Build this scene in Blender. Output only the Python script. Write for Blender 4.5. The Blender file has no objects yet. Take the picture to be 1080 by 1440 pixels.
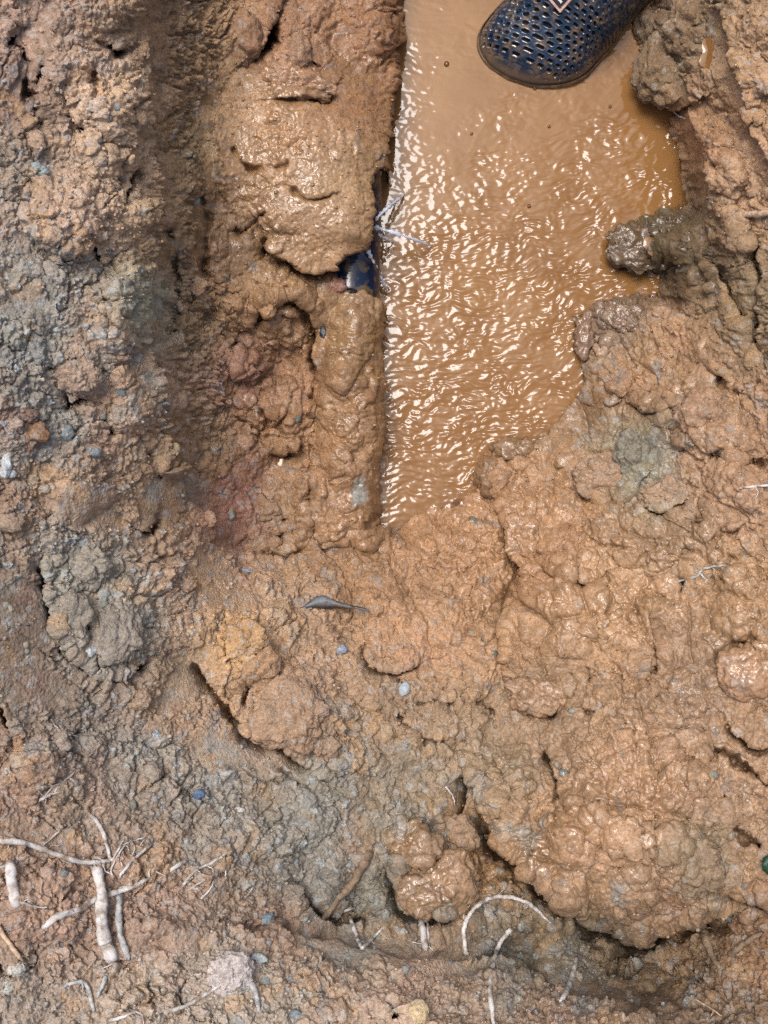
import bpy, math, random
import numpy as np

# ------------------------------------------------------------------ camera, sky, sun, exposure
scene = bpy.context.scene
COL = scene.collection
H = 1.10                      # camera height above the water, metres
PPM = 1400.0                  # photo pixels per metre at the water level
W0, H0 = 1080.0, 1440.0

cam_d = bpy.data.cameras.new('camera')
cam = bpy.data.objects.new('camera', cam_d)
COL.objects.link(cam)
cam.location = (0, 0, H)
cam.rotation_euler = (0, 0, 0)
cam_d.sensor_fit = 'VERTICAL'
cam_d.angle = 2 * math.atan((H0 / 2 / PPM) / H)
cam_d.clip_start = 0.02
cam_d.clip_end = 200
scene.camera = cam

SUN_EL, SUN_AZ = 70.0, -34.0          # azimuth from +Y (top of the picture), negative = to the left
world = bpy.data.worlds.new('World')
scene.world = world
world.use_nodes = True
wn = world.node_tree
bg = wn.nodes['Background']
sky = wn.nodes.new('ShaderNodeTexSky')
sky.sky_type = 'NISHITA'
sky.sun_disc = False
sky.sun_elevation = math.radians(SUN_EL)
sky.sun_rotation = math.radians(SUN_AZ)
sky.air_density = 1.0
sky.dust_density = 7.0
sky.ozone_density = 1.0
wn.links.new(sky.outputs[0], bg.inputs[0])
bg.inputs[1].default_value = 0.15

sun_d = bpy.data.lights.new('sun', 'SUN')
sun_d.energy = 1.6
sun_d.angle = math.radians(24)
sun_d.color = (1.0, 1.0, 1.0)
sun = bpy.data.objects.new('sun', sun_d)
COL.objects.link(sun)
# the lamp shines along its local -Z; turned so that it comes from azimuth SUN_AZ
from mathutils import Vector
az, el = math.radians(SUN_AZ), math.radians(SUN_EL)
sdir = Vector((math.sin(az) * math.cos(el), math.cos(az) * math.cos(el), math.sin(el)))
sun.rotation_euler = sdir.to_track_quat('Z', 'Y').to_euler()

scene.view_settings.view_transform = 'Standard'
scene.view_settings.look = 'None'
scene.view_settings.gamma = 1
scene.view_settings.use_curve_mapping = False
scene.view_settings.exposure = 0.43
scene.cycles.use_denoising = False
scene.cycles.max_bounces = 6
scene.cycles.transparent_max_bounces = 8

random.seed(7)
RNG = np.random.default_rng(11)

# ------------------------------------------------------------------ noise
def _hash(ix, iy, seed):
    h = (ix.astype(np.int64) * 374761393 + iy.astype(np.int64) * 668265263 + seed * 974634777) & 0xFFFFFFFF
    h = ((h ^ (h >> 13)) * 1274126177) & 0xFFFFFFFF
    h = ((h ^ (h >> 15)) * 2246822519) & 0xFFFFFFFF
    return h ^ (h >> 16)

def h01(ix, iy, seed):
    return (_hash(ix, iy, seed) & 0xFFFFFF).astype(np.float32) / float(0xFFFFFF)

_GA = np.linspace(0, 2 * math.pi, 64, endpoint=False)
_GX, _GY = np.cos(_GA).astype(np.float32), np.sin(_GA).astype(np.float32)

def perlin(x, y, seed):
    x0 = np.floor(x); y0 = np.floor(y)
    fx = (x - x0).astype(np.float32); fy = (y - y0).astype(np.float32)
    ix = x0.astype(np.int64); iy = y0.astype(np.int64)
    u = fx * fx * fx * (fx * (fx * 6 - 15) + 10)
    v = fy * fy * fy * (fy * (fy * 6 - 15) + 10)
    def g(dx, dy):
        k = _hash(ix + dx, iy + dy, seed) & 63
        return _GX[k] * (fx - dx) + _GY[k] * (fy - dy)
    a = g(0, 0); b = g(1, 0); c = g(0, 1); d = g(1, 1)
    return ((a + u * (b - a)) * (1 - v) + (c + u * (d - c)) * v) * 1.5

def fbm(x, y, cell, seed, octs=4, gain=0.5, lac=2.03):
    r = 0; a = 1.0; f = 1.0 / cell; n = 0
    for o in range(octs):
        r = r + a * perlin(x * f + 17.3 * o, y * f - 9.1 * o, seed + o)
        n += a; a *= gain; f *= lac
    return r / n

def billow(x, y, cell, seed, octs=3, gain=0.5):
    r = 0; a = 1.0; f = 1.0 / cell; n = 0
    for o in range(octs):
        r = r + a * (1 - 0) * np.abs(perlin(x * f + 5.7 * o, y * f + 3.3 * o, seed + o))
        n += a; a *= gain; f *= 2.1
    return r / n

def worley(x, y, cell, seed, jit=0.95):
    gx = x / cell; gy = y / cell
    ix = np.floor(gx).astype(np.int64); iy = np.floor(gy).astype(np.int64)
    f1 = np.full(x.shape, 9.0, np.float32); f2 = f1.copy(); idh = np.zeros(x.shape, np.float32)
    for dy in (-1, 0, 1):
        for dx in (-1, 0, 1):
            h = _hash(ix + dx, iy + dy, seed)
            px = (h & 0xFFF).astype(np.float32) / 4095.0
            py = ((h >> 12) & 0xFFF).astype(np.float32) / 4095.0
            rx = (ix + dx + 0.5 + (px - 0.5) * jit - gx).astype(np.float32)
            ry = (iy + dy + 0.5 + (py - 0.5) * jit - gy).astype(np.float32)
            d = np.sqrt(rx * rx + ry * ry)
            near = d < f1
            f2 = np.where(near, f1, np.minimum(f2, d))
            idh = np.where(near, ((h >> 24) & 0xFF).astype(np.float32) / 255.0, idh)
            f1 = np.where(near, d, f1)
    return f1, f2, idh

def sstep(a, b, x):
    t = np.clip((x - a) / (b - a), 0, 1)
    return t * t * (3 - 2 * t)

def noise3(p, scale, seed):
    """cheap 3D noise on an (n,3) array from three 2D slices"""
    q = p * scale
    return (perlin(q[:, 0] + q[:, 2] * 0.71, q[:, 1] - q[:, 2] * 0.53, seed)
            + perlin(q[:, 1] + q[:, 0] * 0.37, q[:, 2] + q[:, 0] * 0.61, seed + 5)
            + perlin(q[:, 2] - q[:, 1] * 0.47, q[:, 0] + q[:, 1] * 0.29, seed + 9)) / 1.9

# ------------------------------------------------------------------ interpolation of hand-set values
def idw_field(pts, vals, U, V, power=3.0, step=16):
    """coarse inverse distance field of scattered values, resampled on U x V vectors"""
    cu = np.arange(U[0] - step, U[-1] + 2 * step, step); cv = np.arange(V[0] - step, V[-1] + 2 * step, step)
    gu, gv = np.meshgrid(cu, cv)
    P = np.array(pts, float); A = np.array(vals, float)
    if A.ndim == 1: A = A[:, None]
    num = np.zeros(gu.shape + (A.shape[1],)); den = np.zeros(gu.shape)
    for (pu, pv), a in zip(P, A):
        w = 1.0 / (((gu - pu) ** 2 + (gv - pv) ** 2) + 900.0) ** (power / 2)
        num += w[..., None] * a; den += w
    return resample(cu, cv, num / den[..., None], U, V)

def resample(cu, cv, F, U, V):
    iu = np.clip(np.searchsorted(cu, U) - 1, 0, len(cu) - 2); iv = np.clip(np.searchsorted(cv, V) - 1, 0, len(cv) - 2)
    tu = np.clip((U - cu[iu]) / (cu[iu + 1] - cu[iu]), 0, 1); tv = np.clip((V - cv[iv]) / (cv[iv + 1] - cv[iv]), 0, 1)
    if F.ndim == 2: F = F[..., None]
    a = F[iv][:, iu]; b = F[iv][:, iu + 1]; c = F[iv + 1][:, iu]; d = F[iv + 1][:, iu + 1]
    tu = tu[None, :, None]; tv = tv[:, None, None]
    r = (a * (1 - tu) + b * tu) * (1 - tv) + (c * (1 - tu) + d * tu) * tv
    return r[..., 0] if r.shape[2] == 1 else r

def poly_dist(line, X, Y, reach=None):
    """distance to a polyline, side (+ left of travel in picture coordinates), index of nearest segment"""
    best = np.full(X.shape, 1e9, np.float32); side = np.zeros(X.shape, np.float32); seg = np.zeros(X.shape, np.int16)
    for k in range(len(line) - 1):
        ax, ay = line[k][:2]; bx, by = line[k + 1][:2]
        ex, ey = bx - ax, by - ay; L2 = ex * ex + ey * ey + 1e-9
        t = np.clip(((X - ax) * ex + (Y - ay) * ey) / L2, 0, 1)
        dx = X - ax - t * ex; dy = Y - ay - t * ey
        d = np.sqrt(dx * dx + dy * dy)
        m = d < best
        best = np.where(m, d, best); side = np.where(m, np.sign(ex * dy - ey * dx), side); seg = np.where(m, k, seg)
    return best, side, seg

def inside(poly, X, Y):
    r = np.zeros(X.shape, bool); n = len(poly)
    for k in range(n):
        x1, y1 = poly[k][:2]; x2, y2 = poly[(k + 1) % n][:2]
        if y1 == y2: continue
        c = ((y1 > Y) != (y2 > Y)) & (X < (x2 - x1) * (Y - y1) / (y2 - y1) + x1)
        r ^= c
    return r

def lin(c):
    c = np.asarray(c, float) / 255.0
    return np.where(c <= 0.04045, c / 12.92, ((c + 0.055) / 1.055) ** 2.4)

SAT = 0.77
ALB = 0.66        # base colour of a soil from the tone it shows in flat daylight

# ------------------------------------------------------------------ terrain: lattice of surface points
def axis(lo, hi, step, far):
    core = np.arange(lo, hi + step, step)
    out = [core[-1]]; s = step
    while out[-1] < hi + far:
        s *= 1.075; out.append(out[-1] + s)
    back = [core[0]]; s = step
    while back[-1] > lo - far:
        s *= 1.075; back.append(back[-1] - s)
    return np.concatenate([back[:0:-1], core, out[1:]])

UA = axis(-25, 1105, 1.52, 3200)
VA = axis(-25, 1465, 1.52, 3200)
NU, NV = len(UA), len(VA)
U, V = np.meshgrid(UA, VA)
U = U.astype(np.float32); V = V.astype(np.float32)

ZP = [(-300,-300,.40),(-300,700,.42),(-300,1700,.45),(0,0,.36),(0,300,.36),(0,600,.36),(0,900,.36),(0,1200,.38),(0,1440,.40),
 (100,0,.34),(100,200,.34),(100,400,.33),(100,600,.31),(100,800,.30),(100,1000,.31),(195,0,.30),(195,150,.30),(205,300,.29),
 (190,450,.28),(205,580,.25),(225,680,.22),(262,760,.19),(232,0,.21),(232,150,.21),(250,300,.20),(240,450,.19),(255,580,.165),
 (290,700,.12),(320,0,.12),(300,150,.12),(310,300,.115),(300,450,.10),(300,580,.085),(330,700,.075),(340,770,.085),
 (400,50,.105),(400,150,.125),(400,300,.12),(500,200,.11),(500,320,.115),(360,420,.09),(400,500,.06),(390,600,.05),(390,680,.04),
 (430,450,.066),(430,550,.060),(430,650,.055),(430,720,.058),(400,750,.055),(480,790,.06),(400,850,.13),(300,850,.19),(200,850,.25),(560,800,.05),(650,780,.03),(600,900,.10),(480,950,.15),
 (300,1000,.22),(200,1050,.27),(450,1100,.20),(300,1200,.28),(150,1200,.33),(500,1230,.20),(500,1290,.20),(420,1310,.27),
 (550,1360,.30),(300,1350,.34),(600,1440,.34),(300,1440,.37),(100,1350,.37),(750,720,.04),(720,850,.06),(800,850,.10),
 (850,700,.07),(900,550,.05),(950,450,.05),(1000,300,.10),(1000,150,.10),(960,60,.05),(1040,60,.16),(1080,200,.19),(1080,400,.17),
 (1080,600,.16),(980,650,.12),(950,850,.15),(1080,850,.19),(700,1000,.12),(800,1050,.17),(900,1150,.225),(1000,1100,.22),
 (1080,1100,.23),(680,1150,.17),(620,1200,.18),(650,1280,.20),(720,1330,.175),(880,1270,.25),(800,1230,.235),(860,1345,.125),(950,1350,.145),
 (1050,1350,.21),(800,1440,.30),(1000,1440,.24),(900,1440,.28),(1300,200,.3),(1300,800,.3),(1300,1300,.33),(1300,1700,.4),
 (600,1700,.42),(0,-300,.38),(195,-300,.31),(232,-300,.22),(320,-300,.12),(500,-300,.1),(1040,-300,.16),(1300,-300,.3),
 (800,-1500,.3),(300,-1500,.3),(-1500,-1500,.42),(-1500,3000,.45),(3000,-1500,.4),(3000,3000,.45),(800,3500,.45),(800,-3000,.4),
 (700,300,-.05),(700,500,-.05),(750,100,-.05),(620,650,-.02),(700,-300,-.05)]
def rbf_field(step=10):
    P = np.array(ZP, float)
    xy = P[:, :2] / 500.0
    D = np.sqrt(((xy[:, None] - xy[None]) ** 2).sum(-1))
    n = len(P)
    A = np.zeros((n + 1, n + 1)); A[:n, :n] = D; A[n, :n] = A[:n, n] = 1
    A[:n, :n] += np.eye(n) * 1e-3
    w = np.linalg.solve(A, np.append(P[:, 2], 0))
    cu = np.unique(np.concatenate([np.arange(-3400, -60, 60), np.arange(-60, 1140, step), np.arange(1140, 4400, 60)])).astype(float)
    cv = np.unique(np.concatenate([np.arange(-3400, -60, 60), np.arange(-60, 1500, step), np.arange(1500, 4800, 60)])).astype(float)
    gu, gv = np.meshgrid(cu / 500, cv / 500)
    F = np.full(gu.shape, w[n])
    for (px, py), wk in zip(xy, w[:n]):
        F = F + wk * np.sqrt((gu - px) ** 2 + (gv - py) ** 2)
    for _ in range(2):
        F[1:-1, 1:-1] = (F[1:-1, 1:-1] * 2 + F[:-2, 1:-1] + F[2:, 1:-1] + F[1:-1, :-2] + F[1:-1, 2:]) / 6
    return cu, cv, F
_cu, _cv, _F = rbf_field()
_F = np.where(_F > .085, .085 + (_F - .085) * .88, _F)
Z = resample(_cu, _cv, _F, UA, VA).astype(np.float32)

# warp used to roughen every hand-drawn outline
WU = (fbm(U, V, 34, 3, 3) * 9).astype(np.float32)
WV = (fbm(U, V, 34, 31, 3) * 9).astype(np.float32)
XU, XV = U + WU, V + WV
XU2, XV2 = U + WU * 0.45, V + WV * 0.45

# --- the pool: outline with the width over which the bank rises from it
POOL = [(524,735,6),(558,746,30),(600,724,40),(640,706,40),(678,700,26),(684,660,26),(700,632,30),(745,622,40),(792,600,40),(826,545,50),(818,485,50),(804,448,40),(845,440,60),(872,425,60),
        (925,412,50),(930,388,40),(872,382,40),(852,352,40),(868,326,40),(925,306,40),(962,285,40),(948,210,50),(930,165,40),(902,140,30),(905,60,30),(925,0,40),(960,-120,60),(900,-420,60),
        (620,-420,8),(574,-120,5),(562,0,5),(554,150,5),(541,240,5),(537,330,5),(531,395,5),(535,440,5),(526,480,5),(532,520,5),(522,566,5),(530,610,5),(520,655,5),(528,695,5)]
ring = POOL + [POOL[0]]
pd, _, sg = poly_dist(ring, XU2, XV2)
pin = inside(POOL, XU2, XV2)
wid = np.array([(ring[k][2] + ring[k + 1][2]) / 2 for k in range(len(POOL))], np.float32)[sg]
out = np.where(pin, 0, pd)
k = sstep(0, 1, out / wid)
Zout = np.maximum(Z, 0.012) * k + 0.0006 * np.minimum(out, 40) * (1 - k) * 0.5 - 0.001
Zin = -0.003 - 0.055 * (1 - np.exp(-pd / 45.0)) - 0.03 * sstep(0, 4, pd) * (wid < 10)
Z = np.where(pin, Zin, Zout).astype(np.float32)

# --- the pipe under its coat of mud
PIPE_R, PIPE_Z = 0.0300, 0.033
def pipe_axis(v): return 486.0 + (720.0 - v) * 0.020
pdist = (U + WU * 0.25 - pipe_axis(V)) / 1446.0
coat = 0.0030 + 0.0050 * fbm(U, V, 70, 77, 3) + .003 * fbm(U, V, 26, 79, 3)
coat = np.maximum(coat, .0008)
rr = PIPE_R + coat
ridge = PIPE_Z + np.sqrt(np.maximum(rr * rr - pdist * pdist, 0))
on = (np.abs(pdist) < rr) & (V > 352) & (V < 800)
fade = sstep(796, 670, V + WV * 1.4)
Z = np.where(on, np.maximum(Z, Z + (ridge - Z) * fade), Z)
up_ = (np.abs(pdist) < rr) & (V <= 352)
Z = np.where(up_, np.maximum(Z, ridge + .003), Z)
HOLE = [(470,368),(486,356),(508,350),(522,344),(525,300),(526,246),(536,236),(548,240),(549,436),(532,428),(512,414),(494,410),(480,400),(472,386)]
hd, _, _ = poly_dist(HOLE + [HOLE[0]], XU2, XV2)
hin = inside(HOLE, XU2, XV2)
hk = np.where(hin, sstep(0, 5, hd), 0)
Z = Z * (1 - hk) + (-0.035) * hk

# --- ledges: (outline, a point on the high side, rise, rise width px, drop, drop width px, overhang px)
LEDGES = [
 ([(208,-40),(207,60),(210,160),(222,250),(226,330),(210,400),(212,480),(228,560),(240,640),(266,700),(306,760)],(120,300),.012,26,.026,60,4),
 ([(372,330),(384,352),(405,364),(440,378),(468,381),(488,362),(524,350)],(430,250),.012,40,.022,22,7),
 ([(336,98),(312,140),(302,170),(302,250),(322,290)],(400,200),.003,30,.004,52,1),
 ([(380,140),(420,133),(458,135),(470,120)],(420,100),.007,22,.006,14,3),
 ([(690,1160),(704,1190),(745,1222),(790,1262),(835,1296),(880,1318),(930,1306),(1000,1288)],(850,1150),.020,70,.075,44,12),
 ([(272,925),(300,965),(338,1008),(352,1035),(400,1050),(445,1082)],(430,970),.010,40,.016,20,5),
 ([(60,780),(70,830),(80,885),(98,918),(140,948),(182,952),(204,926)],(140,850),.008,35,.012,12,3),
 ([(0,985),(14,1010),(30,1070)],(80,1020),.006,30,.012,14,2),
 ([(770,1050),(786,1090),(790,1140)],(860,1100),.010,40,.022,12,5),
 ([(390,1312),(480,1326),(560,1348),(640,1348),(730,1352),(800,1398),(910,1412)],(600,1440),.006,50,.030,60,2),
 ([(78,512),(92,505),(118,503),(140,516)],(110,470),.006,24,.016,14,4),
 ([(92,548),(98,566),(110,560),(128,562)],(115,535),.006,20,.012,12,3),
 ([(1000,372),(1026,425),(1050,470),(1066,500)],(960,480),.006,30,.008,14,3),
 ([(760,785),(790,812),(822,816),(846,806)],(800,770),.007,30,.007,12,3),
 ([(706,700),(716,740),(722,780),(738,806),(728,836)],(800,780),.012,30,.012,20,5),
 ([(725,965),(742,992),(775,1004),(792,985)],(760,975),.007,24,.014,14,4),
 ([(928,880),(930,920),(922,955)],(960,920),.006,20,.010,9,2),
 ([(314,480),(330,492),(352,500),(368,486)],(380,540),.006,24,.014,12,3),
 ([(345,455),(372,425),(405,416),(436,438),(448,480),(446,540)],(470,420),.008,28,.010,26,2),
 ([(372,622),(392,640),(420,636),(424,612)],(400,600),.006,22,.010,12,3),
 ([(340,772),(400,790),(440,774)],(360,850),.006,20,.010,12,2),
 ([(830,690),(850,706),(880,700),(895,680)],(860,660),.008,30,.012,12,4),
 ([(908,706),(930,718),(955,706),(962,690)],(935,680),.007,26,.012,12,4),
 ([(1012,1240),(1036,1262),(1085,1270)],(1060,1220),.008,30,.014,20,4),
 ([(880,560),(905,578),(940,570)],(915,545),.004,20,.006,10,2),
 ([(1020,1010),(1052,1042),(1085,1050)],(1060,1000),.006,30,.014,12,4),
 ([(655,1075),(662,1110),(650,1160),(660,1198)],(720,1110),.008,30,.018,14,4),
 ([(345,1000),(362,955),(388,938)],(400,1000),.006,20,.010,10,2),
 ([(100,150),(112,176),(128,184)],(120,140),.004,16,.030,10,2),
 ([(150,62),(166,72),(178,66)],(165,50),.004,16,.030,8,2),
 ([(355,78),(372,66),(385,20)],(330,30),.006,18,.045,14,3),
 ([(418,70),(432,80),(442,60)],(400,70),.006,18,.045,10,3),
 ([(196,230),(180,262),(170,290)],(140,250),.004,20,.010,12,2),
 ([(110,355),(132,345),(145,370)],(110,330),.004,20,.014,14,2),
 ([(180,730),(210,745),(222,720)],(200,700),.004,20,.010,12,2),
 ([(905,130),(925,150),(958,155),(980,140)],(940,100),.010,30,.020,18,5),
 ([(1068,330),(1072,420),(1068,480)],(1100,400),.006,20,.008,12,2),
 ([(965,110),(985,200),(1000,280),(995,360)],(1040,200),.010,40,.012,52,3),
 ([(1010,0),(1030,90),(1062,190),(1085,240)],(1090,60),.008,30,.014,52,3),
 ([(560,1190),(552,1230),(562,1280),(600,1290),(640,1282)],(610,1240),.010,30,.014,16,4),
 ([(410,1240),(440,1285),(470,1300),(520,1296)],(420,1330),.004,20,.010,20,2),
 ([(725,820),(705,880),(712,940)],(800,880),.009,40,.008,20,4),
 ([(512,900),(520,935),(560,945),(600,930)],(560,900),.007,30,.006,12,3),
]
OU = np.zeros_like(Z); OV = np.zeros_like(Z); GAP = np.zeros_like(Z)
for line, hi, up, wu, dn, wd, over in LEDGES:
    xs = [p[0] for p in line]; ys = [p[1] for p in line]
    R = max(wu, wd) * 4 + 20
    i0, i1 = np.searchsorted(UA, [min(xs) - R, max(xs) + R]); j0, j1 = np.searchsorted(VA, [min(ys) - R, max(ys) + R])
    s = (slice(j0, j1), slice(i0, i1))
    if line[0][0] < 1085 and i1 <= i0: continue
    d, sd, sgx = poly_dist(line, XU[s], XV[s])
    _, hs, _ = poly_dist(line, np.array([hi[0]], float), np.array([hi[1]], float))
    sd = sd * hs[0]
    # fade at the ends of the line
    e = np.ones_like(d)
    for (ex, ey), (fx, fy) in ((line[0][:2], line[1][:2]), (line[-1][:2], line[-2][:2])):
        L = math.hypot(fx - ex, fy - ey); tx, ty = (fx - ex) / L, (fy - ey) / L
        e = e * sstep(-18, 14, (XU[s] - ex) * tx + (XV[s] - ey) * ty + 0.0 * d) if False else e * sstep(0, 26, np.hypot(XU[s] - ex, XV[s] - ey) + 2)
    mod = 0.65 + 0.5 * fbm(U[s], V[s], 40, 91, 2)
    soft = sstep(0, 3.0, d)
    hi_p = up * np.exp(-d / wu) * (0.4 + 0.6 * soft)
    lo_p = -(dn * .8 * np.exp(-(d / wd) ** 1.3) + (0 if wd >= 50 else (dn * 2.2 + .016)) * np.exp(-(d / (4 + wd * .24)) ** 1.6)) * soft
    Z[s] += np.where(sd > 0, hi_p, lo_p) * e * mod
    GAP[s] = np.maximum(GAP[s], np.where(sd < 0, np.exp(-(d / (6 + wd * .5)) ** 2), np.exp(-(d / 4.0) ** 2) * .6) * e)
    # overhang: the lip leans out over the gap
    gx = np.gradient(d, axis=1); gy = np.gradient(d, axis=0)
    gl = np.sqrt(gx * gx + gy * gy) + 1e-6
    lean = np.where(sd > 0, (over * 1.5 + 2) * np.exp(-d / 9.0), 0) * e * mod
    OU[s] -= gx / gl * lean; OV[s] -= gy / gl * lean

# --- narrow cracks: (line, depth, half width px)
CRACKS = [([(196,620),(215,650),(222,672)],.012,3),([(450,770),(560,782)],.008,3),([(860,905),(900,925),(915,960)],.006,3),
 ([(1000,870),(1020,900),(1060,905)],.010,5),([(985,1070),(1020,1060),(1075,1100)],.010,4),([(1020,1120),(1040,1180),(1070,1190)],.010,4),
 ([(118,870),(130,905),(140,935)],.008,2.5),([(100,840),(120,880)],.006,2.5),([(300,880),(318,900),(322,930)],.006,3),
 ([(560,960),(590,990),(640,985)],.006,3),([(700,545),(760,560)],.0,3),([(935,560),(960,600),(955,640)],.007,3),
 ([(1000,640),(1030,655),(1075,650)],.010,4),([(980,720),(965,770),(960,830)],.010,5),([(850,880),(820,930),(790,960)],.006,3),
 ([(640,930),(660,980),(690,1000)],.006,3),([(390,760),(420,740),(440,748)],.008,4),([(365,700),(385,720),(398,733)],.009,4),
 ([(443,470),(440,560),(436,640),(434,740)],.006,4),([(330,210),(352,240),(400,232)],.004,3),([(400,260),(430,285),(480,270)],.004,3),
 ([(330,300),(338,330),(372,300)],.004,2.5),([(560,1010),(610,1050),(650,1040)],.006,3),([(470,880),(520,905)],.003,3),
 ([(240,330),(250,400),(240,470)],.006,5),([(280,260),(292,310),(285,380),(262,440)],.007,5),([(150,590),(160,612),(175,628)],.006,3),
 ([(820,1000),(870,1020),(890,1000)],.006,3),([(400,1085),(440,1120)],.004,3),([(700,1150),(720,1120),(712,1090)],.008,4),
 ([(60,100),(48,140),(55,190)],.006,5),([(20,60),(40,90),(36,150)],.006,6),([(130,100),(138,180),(150,230)],.006,4),
 ([(540,1400),(560,1430)],.01,4),([(820,920),(830,960)],.004,3),([(990,500),(1010,540),(1060,560)],.007,4)]
for line, dep, hw in CRACKS:
    xs = [p[0] for p in line]; ys = [p[1] for p in line]; R = hw * 5 + 20
    i0, i1 = np.searchsorted(UA, [min(xs) - R, max(xs) + R]); j0, j1 = np.searchsorted(VA, [min(ys) - R, max(ys) + R])
    s = (slice(j0, j1), slice(i0, i1))
    d, _, _ = poly_dist(line, XU[s], XV[s])
    mod = np.clip(0.7 + 1.2 * fbm(U[s], V[s], 26, 57, 2), 0, 1.4)
    Z[s] -= dep * 2.4 * mod * np.exp(-(d / (hw * mod + .8)) ** 2)

# --- rounded heaps and hollows pressed into the ground: (u, v, ru, rv, turn, rise)
HEAPS = [(478,530,42,30,10,.007),(505,590,30,40,0,.006),(470,640,30,26,0,.005),(500,470,34,40,0,.005),(490,745,60,26,0,.010),(440,700,24,40,0,.008),(900,1120,110,80,15,.016),(820,1180,60,50,0,.010),(940,1215,70,55,20,.012),(800,860,70,60,0,.012),(790,780,50,40,0,.010),(900,760,60,40,10,.007),
 (1060,860,50,60,0,.012),(620,770,50,35,0,.008),(560,840,60,30,0,.004),(850,540,40,35,0,.008),(950,560,60,45,20,.010),(1010,620,50,45,0,.010),(1045,700,50,45,0,.010),
 (1010,250,34,60,0,.016),(1030,340,28,50,0,.012),(1050,120,35,60,20,.012),(880,1010,80,50,0,.007),(980,960,50,50,0,.006),(630,1240,55,48,0,.012),(580,1190,40,30,0,.009),
 (720,1110,36,70,0,.010),(430,1000,70,60,0,.012),(340,930,50,45,0,.008),(150,180,45,90,0,.010),(90,300,60,60,0,.012),(180,420,40,60,0,.010),(190,560,40,50,0,.008),
 (110,680,50,60,0,.010),(170,870,46,58,10,.007),(60,1090,60,50,0,.006),(60,1290,60,50,0,.008),(220,1330,60,40,0,.007),(500,1400,70,40,0,.006),(680,1400,60,36,0,.006),
 (390,200,70,60,0,.001),(400,430,55,30,0,.006),(395,505,42,42,0,-.022),(392,655,30,24,0,-.012),(395,560,36,28,0,.008),(345,520,20,50,0,.006),
 (30,60,28,70,15,-.010),(270,160,36,90,0,-.006),(290,380,22,80,5,-.008),(250,960,50,60,35,-.006),(870,1360,90,34,10,-.012),(730,1330,50,40,0,-.010),
 (505,1265,48,38,0,-.008),(690,1000,40,60,0,-.006),(150,1320,30,26,0,-.008),(215,1330,26,16,0,-.010),(125,565,20,14,0,-.006),(115,530,32,24,0,.006)]
for u, v, ru, rv, a, hgt in HEAPS:
    i0, i1 = np.searchsorted(UA, [u - 1.7 * max(ru, rv), u + 1.7 * max(ru, rv)]); j0, j1 = np.searchsorted(VA, [v - 1.7 * max(ru, rv), v + 1.7 * max(ru, rv)])
    s = (slice(j0, j1), slice(i0, i1)); c, sn = math.cos(math.radians(a)), math.sin(math.radians(a))
    x = XU[s] + WU[s] - u; y = XV[s] + WV[s] - v
    q = ((x * c + y * sn) / ru) ** 2 + ((-x * sn + y * c) / rv) ** 2
    Z[s] += 1.35 * hgt * np.clip(1 - q, 0, 1) ** 0.75 if hgt > 0 else hgt * np.exp(-q * 1.6)

# --- wetness and crumbliness of the ground
WP = [(60,100,0),(150,300,0),(60,500,0),(100,800,0),(150,650,.02),(260,150,.10),(260,450,.15),(280,620,.25),(300,720,.25),(390,60,.5),(400,150,1),(340,250,1),(430,330,1),(500,150,.9),
 (400,450,.7),(390,540,.6),(340,640,.4),(400,700,.6),(490,500,.95),(490,700,1),(500,770,.7),(400,830,.1),(300,830,.02),(480,900,.2),(600,850,.55),(640,760,.85),(720,780,.85),(850,850,.9),
 (800,700,.7),(850,560,.7),(940,480,.55),(1000,640,.65),(1060,720,.6),(900,340,1),(960,60,.4),(1000,200,.4),(1060,150,.25),(1040,300,.4),(1060,450,.3),(1060,870,.9),(980,950,.75),
 (880,980,.6),(740,980,.6),(900,1120,.95),(800,1180,.95),(950,1230,.7),(1060,1080,.7),(1060,1230,.6),(650,1230,1),(580,1190,.9),(700,1100,.4),(600,1020,.2),(560,1090,.1),(430,980,.05),
 (300,950,0),(300,1100,.05),(150,1050,0),(450,1180,.08),(510,1260,.3),(730,1330,.3),(850,1370,.2),(980,1380,.2),(600,1400,0),(300,1380,0),(100,1300,0),(800,1430,0),(1060,1430,.1)]
WET = idw_field([p[:2] for p in WP], [p[2] for p in WP], UA, VA, 3.2).astype(np.float32)
WET = np.clip(WET + 0.34 * fbm(U, V, 80, 201, 4) * (WET > .02), 0, 1)
SMOOTH = [(35,110,16,90,10),(62,60,14,60,0),(30,430,40,22,0),(25,880,45,60,0),(45,960,60,30,20),(120,710,60,30,25),(225,700,30,40,35),(265,960,28,50,40),(340,1060,80,26,15),
          (235,1330,70,14,8),(620,1360,80,14,8),(480,1335,70,16,5),(290,1400,30,20,0),(60,1180,50,20,10),(300,800,40,16,25),(330,840,50,20,10),(295,160,12,36,10),(285,330,14,60,5)]
SM = np.zeros_like(Z)
for u, v, ru, rv, a in SMOOTH:
    c, sn = math.cos(math.radians(a)), math.sin(math.radians(a))
    i0, i1 = np.searchsorted(UA, [u - 120, u + 120]); j0, j1 = np.searchsorted(VA, [v - 140, v + 140]); s = (slice(j0, j1), slice(i0, i1))
    x = XU[s] + WU[s] - u; y = XV[s] + WV[s] - v
    q = ((x * c + y * sn) / ru) ** 2 + ((-x * sn + y * c) / rv) ** 2
    SM[s] = np.maximum(SM[s], sstep(1.5, 0.6, q))
PIPEM = sstep(1.15, 0.8, np.abs(pdist) / rr) * sstep(385, 420, V) * sstep(800, 750, V)

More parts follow.
